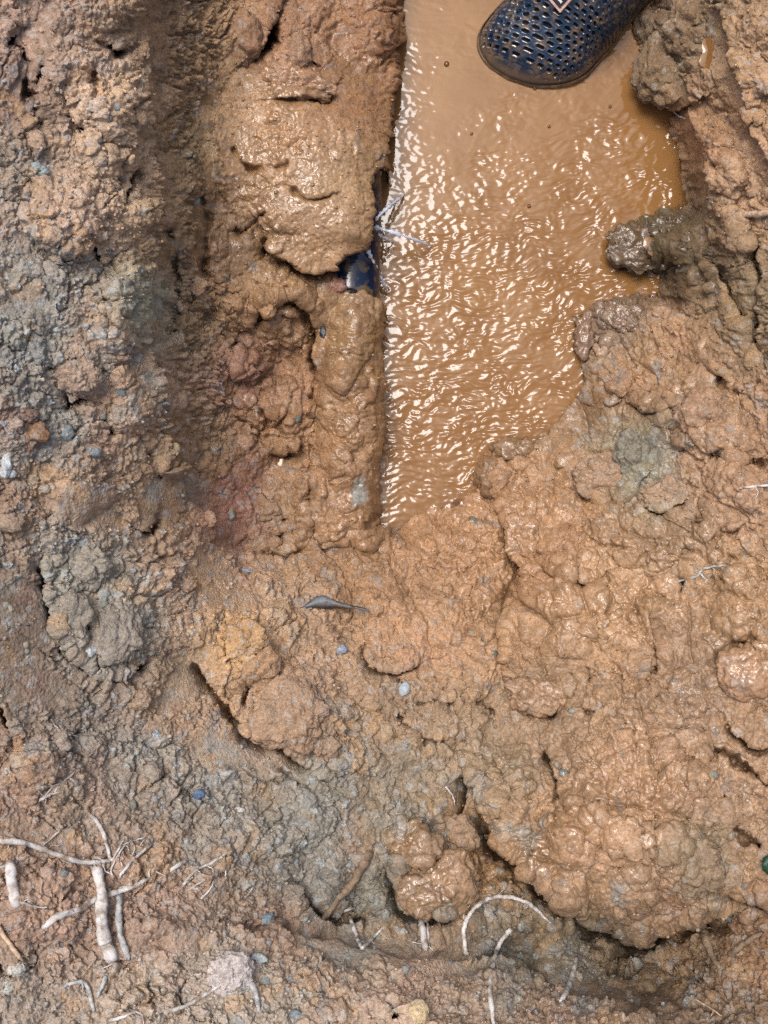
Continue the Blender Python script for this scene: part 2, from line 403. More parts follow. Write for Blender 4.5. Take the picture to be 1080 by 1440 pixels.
# --- fine relief, in photo pixels, pushed out along the surface normal
REL = 0.7 * (fbm(U, V, 120, 300, 3)) * 12
REL += fbm(XU, XV, 46, 310, 3) * 9
wet, dry = WET, 1 - WET
f1, f2, ih = worley(XU + 30, XV + 11, 78, 400)
REL += np.clip(1 - (f1 / .66) ** 2, 0, 1) ** .7 * ih * 17 * (.35 + .65 * wet)
REL -= np.exp(-((f2 - f1) / .04) ** 2) * 9 * ih * (.3 + .7 * wet)
SLAB = sstep(60, 0, np.abs(U - 415) - 95) * sstep(60, 0, np.abs(V - 240) - 120)
LEFTM = sstep(230, 190, XU) * sstep(460, 340, V)
BROAD = REL * (1 - .8 * SLAB); REL = np.zeros_like(Z)
x1, y1 = U + WU * 0.8, V + WV * 0.8
wx = fbm(U, V, 11, 320, 2) * 4; wy = fbm(U, V, 11, 325, 2) * 4
x2, y2 = x1 + wx, y1 + wy
MSK1 = np.clip(0.55 + 1.3 * fbm(U, V, 90, 330, 2), 0, 1.3)
MSK2 = np.clip(0.6 + 1.4 * fbm(U, V, 60, 340, 2), 0, 1.3)
# clods
f1, f2, ih = worley(x2, y2, 46, 401)
dome = np.clip(1 - (f1 / 0.62) ** 2, 0, 1) ** 0.6
REL += dome * (ih ** 1.5) * 14 * MSK1 * (0.75 + 0.25 * wet)
REL -= np.exp(-((f2 - f1) / 0.055) ** 2) * 12.0 * MSK1 * np.clip(ih * 1.6 - .3, 0, 1.3)
# crumbs, three sizes
f1, f2, ih = worley(x2, y2, 19, 402)
dome = np.clip(1 - (f1 / 0.58) ** 2, 0, 1) ** 0.55
REL += dome * (ih ** 1.3) * 8.5 * MSK2 * (1 - 0.25 * wet)
REL -= np.exp(-((f2 - f1) / 0.07) ** 2) * 5 * MSK2 * np.clip(ih * 1.5 - .25, 0, 1.2)
f1, f2, ih = worley(x1 + wx * .6, y1 + wy * .6, 9.5, 403)
dome = np.clip(1 - (f1 / 0.6) ** 2, 0, 1) ** 0.55
REL += dome * ih * 4.2 * (0.35 + 0.65 * MSK1) * (1 - 0.4 * wet)
f1, f2, ih = worley(x1 + wx * .4, y1 + wy * .4, 5.2, 404)
dome = np.clip(1 - (f1 / 0.62) ** 2, 0, 1) ** 0.6
REL += dome * ih * 3.2 * (1 - 0.5 * wet)
# wet mud: rounded folds with sharp creases
b = billow(x1 + wx * .7, y1 + wy * .7, 22, 500, 3, .55)
REL += wet * (b * 17 - 4)
b2 = billow(x2, y2, 11, 530, 2, .5)
REL += wet * (b2 * 7.5 - 1)
REL += fbm(U, V, 7, 510, 2) * 1.5 * (0.5 + 0.5 * dry)
# smeared or trodden places lose their crumbs
SPC = np.maximum(np.gradient(UA)[None, :], np.gradient(VA)[:, None]).astype(np.float32)
REL = REL * sstep(12, 2.5, SPC); BROAD = BROAD * sstep(40, 10, SPC)
smr = fbm(U, V, 105, 540, 3) + .12
REL = BROAD + (REL - 2.0) * (1 - (.20 + .46 * wet + .28 * LEFTM) * sstep(-.08, .24, smr))
WALLM = sstep(200, 225, XU) * sstep(335, 300, XU) * sstep(760, 560, V)
f1, f2, ih = worley(x1 + wx * .5, y1 + wy * .5, 6.5, 405)
REL += (np.clip(1 - (f1 / .62) ** 2, 0, 1) ** .6 * ih * 4.2 - np.exp(-((f2 - f1) / .1) ** 2) * 1.4) * np.maximum(1.9 * WALLM, .55 * dry)
# scraped patches and the pipe stay smoother
REL *= (1 - 0.86 * SM)
SLAB = sstep(60, 0, np.abs(U - 415) - 95) * sstep(60, 0, np.abs(V - 240) - 120)
REL *= (1 - 0.45 * SLAB)
REL *= (1 - 0.5 * PIPEM)
REL += PIPEM * fbm(U, V, 28, 520, 3) * 3
REL *= np.where(pin, 0.5, 1) * sstep(-0.02, 0.03, Z + 0.022)
REL *= (1 - hk) * (1 - .85 * GAP)
REL = REL.astype(np.float32)

def to_world(u, v, z):
    s = (1 - z / H) / PPM
    return (u - W0 / 2) * s, -(v - H0 / 2) * s, z

PX, PY, PZ = to_world(U + OU, V + OV, Z)
def normals(PX, PY, PZ):
    ux, uy, uz = (np.gradient(a, axis=1) for a in (PX, PY, PZ))
    vx, vy, vz = (np.gradient(a, axis=0) for a in (PX, PY, PZ))
    n = np.stack([vy * uz - vz * uy, vz * ux - vx * uz, vx * uy - vy * ux], -1)
    n /= np.linalg.norm(n, axis=-1, keepdims=True) + 1e-12
    return n
def blur(a, n):
    for _ in range(n):
        a = a.copy()
        a[1:-1] = (a[:-2] + 2 * a[1:-1] + a[2:]) / 4
        a[:, 1:-1] = (a[:, :-2] + 2 * a[:, 1:-1] + a[:, 2:]) / 4
    return a
N = normals(blur(PX, 8), blur(PY, 8), blur(PZ, 8))
N[N[..., 2] < 0] *= -1
disp = REL / PPM * 0.95
PX = PX + N[..., 0] * disp; PY = PY + N[..., 1] * disp; PZ = PZ + N[..., 2] * disp
NS = normals(blur(PX, 4), blur(PY, 4), blur(PZ, 4)); NS[NS[..., 2] < 0] *= -1

def ground_at(u, v):
    i = int(np.clip(np.searchsorted(UA, u), 1, NU - 1)); j = int(np.clip(np.searchsorted(VA, v), 1, NV - 1))
    return Vector((PX[j, i], PY[j, i], PZ[j, i])), Vector(NS[j, i])

# --- soil colour
CP = [(50,40,165,130,112),(30,120,128,98,82),(62,60,150,120,100),(150,120,186,150,122),(160,250,180,145,115),(90,300,176,140,115),(30,250,150,128,112),(40,400,136,126,120),(50,480,138,134,128),(60,600,132,124,116),
 (8,620,152,112,92),(150,480,180,145,118),(120,530,170,134,108),(190,560,178,140,112),(100,700,160,128,104),(30,720,152,120,98),(20,850,125,100,84),(60,950,135,112,96),(100,810,156,146,130),(165,870,142,134,124),
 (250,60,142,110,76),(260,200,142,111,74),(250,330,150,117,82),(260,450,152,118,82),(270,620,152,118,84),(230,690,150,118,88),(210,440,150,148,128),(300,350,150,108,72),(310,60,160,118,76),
 (400,60,165,115,80),(400,180,190,136,86),(350,230,186,134,86),(480,270,180,134,88),(450,340,186,136,88),(520,130,165,112,68),(540,60,160,106,64),(350,420,172,124,78),(400,500,165,115,75),(345,520,160,108,84),(340,690,152,98,80),(325,740,150,98,78),
 (390,600,168,118,74),(490,450,168,122,76),(490,600,172,122,76),(490,720,180,128,84),(390,720,162,120,84),(300,780,166,132,104),(250,820,165,130,104),(400,850,168,132,102),(480,790,160,114,74),(335,910,184,138,86),(430,960,168,130,100),
 (380,1000,172,132,100),(250,950,152,124,100),(250,1010,166,130,102),(200,1060,140,124,112),(100,1040,138,120,108),(80,1120,150,124,104),(30,1090,152,116,94),(300,1100,138,124,112),(450,1130,134,123,110),(430,1230,126,116,106),(560,1080,142,122,102),(560,1020,150,118,90),(520,1260,108,98,84),
 (640,760,184,130,84),(720,780,188,134,88),(600,870,180,130,88),(850,850,190,140,96),(800,700,182,130,84),(900,1120,188,138,98),(820,1190,186,136,94),(950,1250,176,130,94),(750,1000,160,122,90),(690,1060,156,126,96),(650,1220,182,132,84),(580,1190,178,130,84),(560,1150,140,118,92),
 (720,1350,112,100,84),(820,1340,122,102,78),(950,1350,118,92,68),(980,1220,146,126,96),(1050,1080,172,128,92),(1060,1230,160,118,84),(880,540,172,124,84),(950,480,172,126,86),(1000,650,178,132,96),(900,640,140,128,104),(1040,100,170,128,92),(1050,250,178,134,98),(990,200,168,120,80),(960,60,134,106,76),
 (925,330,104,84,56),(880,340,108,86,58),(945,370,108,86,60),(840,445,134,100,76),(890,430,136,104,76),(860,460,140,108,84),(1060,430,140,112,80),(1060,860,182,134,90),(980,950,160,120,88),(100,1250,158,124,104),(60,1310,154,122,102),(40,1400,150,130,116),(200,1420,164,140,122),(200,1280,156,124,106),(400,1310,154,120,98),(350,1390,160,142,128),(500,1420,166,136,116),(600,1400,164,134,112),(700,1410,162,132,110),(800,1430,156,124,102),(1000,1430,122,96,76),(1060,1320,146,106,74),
 (1060,620,170,124,88),(700,900,178,130,88),(700,200,150,105,62),(700,500,150,105,62)]
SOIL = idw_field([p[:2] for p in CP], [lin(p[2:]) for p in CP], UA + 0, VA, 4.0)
GREY = [(50,470,1),(60,600,1),(90,800,.9),(165,860,.8),(40,420,.7),(20,300,.6),(100,950,.5),(300,1100,.9),(450,1150,1),(200,1050,.7),(520,1260,1),(720,1350,.8),(560,970,.4),(150,1000,.6),(850,1380,.6),(250,1280,.3),
 (150,250,.1),(100,100,.25),(100,700,.35),(260,300,.08),(400,250,.12),(400,500,.05),(600,800,.05),(850,850,.05),(900,1150,.05),(980,1220,.4),(1000,450,.25),(950,100,.2),(920,340,.1),(890,640,.6),(300,880,.3),(440,900,.35),(200,1400,.4),(600,1400,.3),(100,1300,.15),(1000,1350,.3),(1000,800,.2),(400,1000,.2)]
GM = idw_field([p[:2] for p in GREY], [p[2] for p in GREY], UA, VA, 3.5)
def mixc(A, m, c):
    return A * (1 - m[..., None]) + np.asarray(lin(c))[None, None] * m[..., None]
n1 = fbm(x2, y2, 60, 601, 4); n2 = fbm(x2, y2, 26, 611, 4); n3 = fbm(x1, y1, 90, 621, 4)
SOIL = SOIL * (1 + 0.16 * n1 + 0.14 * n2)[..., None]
SOIL = mixc(SOIL, sstep(-.05, .35, n1 + 0.25 * n2 + (GM - .70) * .85) * .66, (144,134,124))
SOIL = mixc(SOIL, sstep(.22, .42, n2 + 0.4 * n3 + (GM - .6) * .25) * .42, (124,126,132))
SOIL = mixc(SOIL, sstep(.18, .42, n3 - 0.4 * n2) * .35 * (1 - wet * .7), (186,138,84))
SOIL = mixc(SOIL, sstep(.2, .45, -n3 + 0.3 * n1) * .16 * (1 - wet * .6), (176,122,104))
f1, f2, ih = worley(x1, y1, 9.5, 403)
SOIL *= (1 + (ih - .5) * (.28 + .4 * WALLM))[..., None]
fl = (ih > 0.93) & (f1 < .5)
SOIL = mixc(SOIL, np.where(fl, GM * .7, 0), (150,158,164))
SOIL = mixc(SOIL, sstep(.9, .3, ((XU - 505) / 17) ** 2 + ((XV - 690) / 26) ** 2) * .8, (165,163,160))
lum = (SOIL @ np.array([.25, .65, .10]))[..., None]
SOIL = lum * (1 - SAT) + SOIL * SAT
SOIL = SOIL * (np.array([.95, .99, .90]) + dry[..., None] * np.array([.0, .005, .055])) * (1.0 + .46 * dry - .08 * wet)[..., None]
SOIL = np.clip(SOIL * ALB, 0.01, 0.8).astype(np.float32)

# ------------------------------------------------------------------ materials
def mat(name):
    m = bpy.data.materials.new(name); m.use_nodes = True
    return m, m.node_tree, m.node_tree.nodes['Principled BSDF']

def soil_material():
    m, nt, p = mat('soil'); L = nt.links.new; nn = nt.nodes.new
    at = nn('ShaderNodeAttribute'); at.attribute_name = 'soil'
    wt = nn('ShaderNodeAttribute'); wt.attribute_name = 'wet'
    tc = nn('ShaderNodeNewGeometry')
    a = nn('ShaderNodeTexNoise'); a.inputs['Scale'].default_value = 420; a.inputs['Detail'].default_value = 4
    b = nn('ShaderNodeTexNoise'); b.inputs['Scale'].default_value = 95; b.inputs['Detail'].default_value = 5
    v = nn('ShaderNodeTexVoronoi'); v.inputs['Scale'].default_value = 260
    for t in (a, b, v): L(tc.outputs['Position'], t.inputs['Vector'])
    r1 = nn('ShaderNodeMapRange'); r1.inputs[1].default_value = .3; r1.inputs[2].default_value = .7; r1.inputs[3].default_value = .72; r1.inputs[4].default_value = 1.25
    L(a.outputs['Fac'], r1.inputs[0])
    mx = nn('ShaderNodeVectorMath'); mx.operation = 'SCALE'
    L(at.outputs['Color'], mx.inputs[0]); L(r1.outputs[0], mx.inputs['Scale'])
    sp = nn('ShaderNodeSeparateColor'); L(v.outputs['Color'], sp.inputs[0])
    gt = nn('ShaderNodeMath'); gt.operation = 'GREATER_THAN'; gt.inputs[1].default_value = .93; L(sp.outputs[0], gt.inputs[0])
    dry = nn('ShaderNodeMath'); dry.operation = 'MULTIPLY_ADD'; dry.inputs[1].default_value = -.5; dry.inputs[2].default_value = .5; L(wt.outputs['Fac'], dry.inputs[0])
    gm = nn('ShaderNodeMath'); gm.operation = 'MULTIPLY'; L(gt.outputs[0], gm.inputs[0]); L(dry.outputs[0], gm.inputs[1])
    mc = nn('ShaderNodeMix'); mc.data_type = 'RGBA'
    L(gm.outputs[0], mc.inputs[0]); L(mx.outputs[0], mc.inputs[6]); mc.inputs[7].default_value = (.30, .29, .27, 1)
    L(mc.outputs[2], p.inputs['Base Color'])
    # gloss: a film of water on the wet parts, broken up
    rn = nn('ShaderNodeMapRange'); rn.inputs[1].default_value = .35; rn.inputs[2].default_value = .65; rn.inputs[3].default_value = -.32; rn.inputs[4].default_value = .3
    L(b.outputs['Fac'], rn.inputs[0])
    ad = nn('ShaderNodeMath'); ad.operation = 'ADD'; L(wt.outputs['Fac'], ad.inputs[0]); L(rn.outputs[0], ad.inputs[1])
    rr_ = nn('ShaderNodeMapRange'); rr_.inputs[1].default_value = .15; rr_.inputs[2].default_value = 1.0; rr_.inputs[3].default_value = .95; rr_.inputs[4].default_value = .14
    L(ad.outputs[0], rr_.inputs[0]); L(rr_.outputs[0], p.inputs['Roughness'])
    p.inputs['IOR'].default_value = 1.38
    sl = nn('ShaderNodeMapRange'); sl.inputs[3].default_value = .12; sl.inputs[4].default_value = .75; L(wt.outputs['Fac'], sl.inputs[0]); L(sl.outputs[0], p.inputs['Specular IOR Level'])
    bp = nn('ShaderNodeBump'); bp.inputs['Distance'].default_value = .0016
    bs = nn('ShaderNodeMapRange'); bs.inputs[3].default_value = .6; bs.inputs[4].default_value = .22; L(wt.outputs['Fac'], bs.inputs[0]); L(bs.outputs[0], bp.inputs['Strength'])
    vb = nn('ShaderNodeTexVoronoi'); vb.inputs['Scale'].default_value = 480; L(tc.outputs['Position'], vb.inputs['Vector'])
    hs = nn('ShaderNodeMath'); hs.operation = 'MULTIPLY_ADD'; hs.inputs[1].default_value = -.7; L(vb.outputs['Distance'], hs.inputs[0]); L(a.outputs['Fac'], hs.inputs[2])
    L(hs.outputs[0], bp.inputs['Height']); L(bp.outputs[0], p.inputs['Normal'])
    return m
M_SOIL = soil_material()

def simple(name, col, rough=.7, spec=.4, nscale=300, var=.25, bump=.4, bdist=.001, col2=None, nthr=(.4, .65)):
    m, nt, p = mat(name); L = nt.links.new; nn = nt.nodes.new
    tc = nn('ShaderNodeTexCoord'); t = nn('ShaderNodeTexNoise'); t.inputs['Scale'].default_value = nscale; t.inputs['Detail'].default_value = 5
    L(tc.outputs['Object'], t.inputs['Vector'])
    cr = nn('ShaderNodeValToRGB'); c = np.array(col); d = np.array(col2) if col2 else c * (1 - var)
    cr.color_ramp.elements[0].position = nthr[0]; cr.color_ramp.elements[1].position = nthr[1]
    cr.color_ramp.elements[0].color = (*np.clip(c * (1 + (0 if col2 else var)), 0, .95), 1); cr.color_ramp.elements[1].color = (*d, 1)
    L(t.outputs['Fac'], cr.inputs[0]); L(cr.outputs[0], p.inputs['Base Color'])
    p.inputs['Roughness'].default_value = rough; p.inputs['Specular IOR Level'].default_value = spec
    bp = nn('ShaderNodeBump'); bp.inputs['Distance'].default_value = bdist; bp.inputs['Strength'].default_value = bump
    L(t.outputs['Fac'], bp.inputs['Height']); L(bp.outputs[0], p.inputs['Normal'])
    return m

def water_material():
    m, nt, p = mat('muddy_water'); L = nt.links.new; nn = nt.nodes.new
    o = nt.nodes['Material Output']; nt.nodes.remove(p)
    df = nn('ShaderNodeBsdfDiffuse'); tr = nn('ShaderNodeBsdfTransparent'); gl = nn('ShaderNodeBsdfGlossy')
    tr.inputs[0].default_value = (.72, .55, .38, 1)
    gl.inputs['Roughness'].default_value = .05
    up = nn('ShaderNodeCombineXYZ'); up.inputs[2].default_value = 1; L(up.outputs[0], df.inputs['Normal'])
    tc = nn('ShaderNodeTexCoord'); t = nn('ShaderNodeTexNoise'); t.inputs['Scale'].default_value = 14; t.inputs['Detail'].default_value = 4; t.inputs['Distortion'].default_value = 1.2
    L(tc.outputs['Object'], t.inputs['Vector'])
    cr = nn('ShaderNodeValToRGB'); cr.color_ramp.elements[0].position = .3; cr.color_ramp.elements[1].position = .7
    a = lin((140,100,58)) * ALB; b = lin((154,113,68)) * ALB
    cr.color_ramp.elements[0].color = (*a, 1); cr.color_ramp.elements[1].color = (*b, 1)
    L(t.outputs['Fac'], cr.inputs[0]); L(cr.outputs[0], df.inputs[0])
    dp = nn('ShaderNodeAttribute'); dp.attribute_name = 'murk'
    m1 = nn('ShaderNodeMixShader'); L(dp.outputs['Fac'], m1.inputs[0]); L(tr.outputs[0], m1.inputs[1]); L(df.outputs[0], m1.inputs[2])
    fr = nn('ShaderNodeFresnel'); fr.inputs[0].default_value = 1.48
    m2 = nn('ShaderNodeMixShader'); L(fr.outputs[0], m2.inputs[0]); L(m1.outputs[0], m2.inputs[1]); L(gl.outputs[0], m2.inputs[2])
    L(m2.outputs[0], o.inputs[0])
    return m
M_WATER = water_material()
M_ROOT = simple('pale_root', (.50, .48, .46), .85, .2, 140, .3, .9, .0015, col2=(.19, .145, .105), nthr=(.42, .66))
M_ROOT_TAN = simple('tan_root', (.36, .26, .18), .85, .2, 260, .3, .7, .0015)
M_ROOT_MUD = simple('mud_caked_root', tuple(lin((138,118,98)) * ALB), .75, .3, 220, .25, 1, .002)
M_ROOT_GREY = simple('grey_root', (.28, .28, .27), .8, .25, 260, .35, .7, .0015)
M_RUBBER = simple('navy_rubber', (.005, .020, .046), .14, .8, 110, .3, .25, .0008, col2=(.13, .09, .055), nthr=(.47, .70))
def add_silt(m):
    nt = m.node_tree; p = nt.nodes['Principled BSDF']; old = p.inputs['Base Color'].links[0].from_socket
    at = nt.nodes.new('ShaderNodeAttribute'); at.attribute_name = 'silt'
    mx = nt.nodes.new('ShaderNodeMix'); mx.data_type = 'RGBA'; mx.inputs[7].default_value = (.20, .135, .08, 1)
    ml = nt.nodes.new('ShaderNodeMath'); ml.operation = 'MULTIPLY'; ml.inputs[1].default_value = .75
    nt.links.new(at.outputs['Fac'], ml.inputs[0]); nt.links.new(ml.outputs[0], mx.inputs[0]); nt.links.new(old, mx.inputs[6]); nt.links.new(mx.outputs[2], p.inputs['Base Color'])
add_silt(M_RUBBER)
M_SOLE = simple('muddy_sole', (.10, .072, .048), .4, .4, 120, .3, .4, .0015, col2=(.22, .14, .08))
M_LINER = simple('shoe_lining', (.012, .014, .017), .8, .2)
M_TAG_EDGE = simple('tag_border', (.42, .28, .25), .45, .4, 200, .15, .1)
M_TAG_DARK = simple('tag_face', (.012, .012, .014), .4, .4, 200, .2, .1)
M_TAG_WHITE = simple('tag_mark', (.55, .53, .52), .5, .3, 200, .1, .1)
M_TAG_RED = simple('tag_dot', (.22, .05, .04), .5, .3, 200, .1, .1)
M_PIPE = simple('black_blue_plastic', (.002, .010, .032), .16, .5, 130, .3, .5, .001, col2=(.085, .06, .03), nthr=(.50, .62))
M_LEAF = simple('dead_leaf', (.13, .155, .18), .5, .4, 160, .5, .9, .0015, col2=(.12, .10, .08))
M_GREEN = simple('green_leaf', (.012, .055, .03), .5, .4, 120, .3, .4, .001)

def jet_material():
    m, nt, p = mat('jet_water'); L = nt.links.new; nn = nt.nodes.new
    o = nt.nodes['Material Output']
    p.inputs['Base Color'].default_value = (.62, .68, .78, 1); p.inputs['Roughness'].default_value = .12; p.inputs['IOR'].default_value = 1.33
    tr = nn('ShaderNodeBsdfTransparent'); lw = nn('ShaderNodeTexNoise'); lw.inputs['Scale'].default_value = 160
    tc = nn('ShaderNodeTexCoord'); L(tc.outputs['Object'], lw.inputs['Vector'])
    mr = nn('ShaderNodeMapRange'); mr.inputs[1].default_value = .3; mr.inputs[2].default_value = .7; mr.inputs[3].default_value = .45; mr.inputs[4].default_value = .95
    L(lw.outputs['Fac'], mr.inputs[0])
    mx = nn('ShaderNodeMixShader'); L(mr.outputs[0], mx.inputs[0]); L(tr.outputs[0], mx.inputs[1]); L(p.outputs[0], mx.inputs[2]); L(mx.outputs[0], o.inputs[0])
    return m
M_JET = jet_material()

# ------------------------------------------------------------------ mesh helpers
def grid_mesh(name, P, nv, nu, keep=None):
    idx = np.arange(nv * nu).reshape(nv, nu)
    q = np.stack([idx[:-1, :-1], idx[1:, :-1], idx[1:, 1:], idx[:-1, 1:]], -1).reshape(-1, 4)
    if keep is not None: q = q[keep.reshape(-1)]
    return fast_mesh(name, P.reshape(-1, 3), q)

def fast_mesh(name, verts, faces):
    verts = np.ascontiguousarray(verts, np.float32); faces = np.ascontiguousarray(faces, np.int32)
    k = faces.shape[1]
    me = bpy.data.meshes.new(name)
    me.vertices.add(len(verts)); me.vertices.foreach_set('co', verts.ravel())
    me.loops.add(faces.size); me.loops.foreach_set('vertex_index', faces.ravel())
    me.polygons.add(len(faces)); me.polygons.foreach_set('loop_start', np.arange(0, faces.size, k, dtype=np.int32))
    me.polygons.foreach_set('use_smooth', np.ones(len(faces), bool))
    me.update(calc_edges=True)
    return me

def set_soil(me, col, wet):
    n = len(me.vertices)
    a = me.attributes.new('soil', 'FLOAT_COLOR', 'POINT')
    c = np.ones((n, 4), np.float32); c[:, :3] = col
    a.data.foreach_set('color', c.ravel())
    b = me.attributes.new('wet', 'FLOAT', 'POINT')
    w = np.zeros(n, np.float32); w[:] = wet
    b.data.foreach_set('value', w)

def link(name, me, m=None, parent=None):
    o = bpy.data.objects.new(name, me); COL.objects.link(o)
    if m is not None and me is not None and not me.materials: me.materials.append(m)
    if parent is not None: o.parent = parent
    return o

def tag(o, label=None, cat=None, group=None, kind=None):
    if label: o['label'] = label
    if cat: o['category'] = cat
    if group: o['group'] = group
    if kind: o['kind'] = kind
    return o

# ------------------------------------------------------------------ the ground
P = np.stack([PX, PY, PZ], -1)
me = grid_mesh('ground', P, NV, NU)
wattr = np.clip(WET * (1 - .0 * SM) + np.where(PZ < .012, .5 * (1 - sstep(0, .012, PZ)), 0), 0, 1)
set_soil(me, SOIL.reshape(-1, 3), wattr.reshape(-1))
tag(link('ground', me, M_SOIL), 'trampled brown clay of the pit, its banks and floor', kind='structure')

# ------------------------------------------------------------------ the muddy water
wu = np.arange(440, 1012, 1.5); wv = np.concatenate([np.arange(-440, -20, 12.0), np.arange(-20, 780, 1.5)])
WUU, WVV = np.meshgrid(wu, wv)
RP = [(600,60,.07),(640,120,.07),(760,150,.16),(880,120,.18),(600,200,.14),(700,220,.30),(850,220,.75),(930,240,1),(580,300,.28),(556,200,.06),(562,260,.12),(680,300,.55),(800,330,.85),(620,380,.8),(760,400,.95),(880,390,.9),
      (580,440,.6),(650,500,1),(760,480,1.05),(800,540,1),(560,540,.65),(640,600,1.1),(700,580,1.1),(560,640,.8),(650,660,1),(545,700,.25),(600,705,.4),(760,600,.8),(600,-200,.1),(800,-200,.1),(640,0,.06),(560,120,.06)]
RM = idw_field([p[:2] for p in RP], [p[2] for p in RP], wu, wv, 3.5)
RM = RM * np.clip(1 + 1.7 * fbm(WUU, WVV * 1.6, 85, 705, 3), .3, 1.9)
qx = WUU + fbm(WUU, WVV, 60, 701, 2) * 14; qy = WVV + fbm(WUU, WVV, 60, 702, 2) * 14 + 0.10 * (WUU - 680) + ((WUU - 680) / 160) ** 2 * 10
rip = (0.34 * perlin(qx / 36, qy / 13, 711) + 0.52 * perlin(qx / 15, qy / 6.4, 712) + 0.27 * perlin(qx / 7, qy / 3.7, 713) + .5 * perlin(qx / 60, qy / 34, 714))
# ring waves from where the jets strike
for (cu_, cv_, amp) in ((600, 338, .25), (545, 405, .3)):
    r = np.hypot(WUU - cu_, WVV - cv_); rip += amp * np.sin(r / 2.3 + fbm(WUU, WVV, 30, 720, 2) * 3) * np.exp(-r / 60)
zw = rip * RM * 2.5 / PPM
Xw, Yw, _ = to_world(WUU, WVV, 0)
# depth of the ground below, for how much shows through
iu = np.clip(np.searchsorted(UA, wu), 0, NU - 1); iv = np.clip(np.searchsorted(VA, wv), 0, NV - 1)
zb = PZ[iv][:, iu]
murk = 1 - np.exp(-np.maximum(0.0006 - zb, 0) / 0.0042)
murk = np.clip(murk, .12, 1)
me = grid_mesh('water', np.stack([Xw, Yw, zw], -1), len(wv), len(wu))
a = me.attributes.new('murk', 'FLOAT', 'POINT'); a.data.foreach_set('value', murk.astype(np.float32).ravel())
tag(link('water', me, M_WATER), 'rippling muddy orange water lying in the trench', kind='structure')

# small puddles caught in the mud: (u, v, ru, rv)
def puddle(u, v, ru, rv, label):
    p, n = ground_at(u, v)
    ang = np.linspace(0, 2 * math.pi, 28, endpoint=False)
    z = float(np.median([ground_at(u + dx, v + dy)[0].z for dx in (-ru * .6, 0, ru * .6) for dy in (-rv * .6, 0, rv * .6)]) + .002)
    vs = [to_world(u, v, z)]; 
    for ring_ in (.5, 1.0):
        for t in ang:
            k = ring_ * (1 + .16 * math.sin(3 * t + u) + .1 * math.sin(5 * t + v))
            vs.append(to_world(u + ru * k * math.cos(t), v + rv * k * math.sin(t), z - (.0008 if ring_ == 1 else 0)))
    n_ = len(ang); fs = []
    bm_f = [(0, 1 + (i + 1) % n_, 1 + i) for i in range(n_)]
    for i in range(n_):
        j = (i + 1) % n_
        bm_f += [(1 + i, 1 + j, 1 + n_ + j), (1 + i, 1 + n_ + j, 1 + n_ + i)]
    me = fast_mesh('puddle', np.array(vs), np.array(bm_f)[:, ::-1])
    a = me.attributes.new('murk', 'FLOAT', 'POINT'); a.data.foreach_set('value', np.full(len(vs), .75, np.float32))
    tag(link('puddle', me, M_WATER), label, 'puddle', kind='thing')
puddle(396, 656, 10, 11, 'small shiny puddle in the hollow left of the muddy pipe')
puddle(1000, 76, 16, 22, 'tiny brown puddle behind the dark clod at the top right bank')
puddle(920, 345, 16, 12, 'little pool caught on top of the half sunk dark clod')

# ------------------------------------------------------------------ the pipe
def tube_mesh(name, pts, rad, seg=12, cap=True, wob=0.0, seed=0):
    pts = [Vector(p) for p in pts]; n = len(pts)
    vs = []; fs = []
    rs = rad if isinstance(rad, (list, tuple, np.ndarray)) else [rad] * n
    up = Vector((.31, .22, 1)).normalized()
    rnd = random.Random(seed)
    for i, p in enumerate(pts):
        t = (pts[min(i + 1, n - 1)] - pts[max(i - 1, 0)]).normalized()
        b = t.cross(up); b = b.normalized() if b.length > 1e-4 else Vector((1, 0, 0)); c = b.cross(t)
        for k in range(seg):
            a = 2 * math.pi * k / seg
            r = rs[i] * (1 + wob * (rnd.random() - .5))
            vs.append(p + b * math.cos(a) * r + c * math.sin(a) * r)
    tri = []
    for i in range(n - 1):
        for k in range(seg):
            k2 = (k + 1) % seg
            a, b, c, d = i * seg + k, i * seg + k2, (i + 1) * seg + k2, (i + 1) * seg + k
            tri += [(a, b, c), (a, c, d)]
    if cap:
        for i, s in ((0, 1), (n - 1, -1)):
            vs.append(pts[i] ); ci = len(vs) - 1
            for k in range(seg):
                f = (ci, i * seg + (k + 1) % seg, i * seg + k)
                tri.append(f if s == 1 else f[::-1])
    return fast_mesh(name, np.array([tuple(v) for v in vs]), np.array(tri)[:, ::-1])

pp = []
for v in np.linspace(-600, 672, 60):
    pp.append(to_world(pipe_axis(v), v, PIPE_Z))
pipe = bpy.data.objects.new('water_pipe', None); COL.objects.link(pipe); pipe.location = (0, 0, 0)
tag(pipe, 'dark blue plastic pipe buried in mud, leaking through a break', 'pipe')
link('pipe_wall', tube_mesh('pipe_wall', pp, PIPE_R - .0012, 40), M_PIPE, pipe)

# the broken-off chip and the stone lying in the hole
# ------------------------------------------------------------------ water jets
def jet(pts, r0, r1, label, seed):
    q = []
    n = 26; P3 = [np.array(to_world(*p)) for p in pts]
    for i in range(n):
        t = i / (n - 1)
        q.append((1 - t) ** 2 * P3[0] + 2 * t * (1 - t) * P3[1] + t * t * P3[2])
    rs = [1.15 * (r0 + (r1 - r0) * i / (n - 1)) / PPM * (1 + .35 * math.sin(i * 1.9 + seed) + .25 * math.sin(i * .7)) for i in range(n)]
    tag(link('water_jet', tube_mesh('water_jet', q, rs, 8, True, .3, seed), M_JET), label, 'water jet', 'jets spraying from the leaking pipe')
J0 = (523, 314, .045)
jet([J0, (545, 290, .06), (568, 274, .002)], 2.2, 1.6, 'uppermost thin water jet from the pipe break, splashing up and right', 1)
jet([(523,310,.045), (538, 298, .05), (556, 286, .002)], 2.0, 1.2, 'short water jet just under the uppermost one at the break', 2)
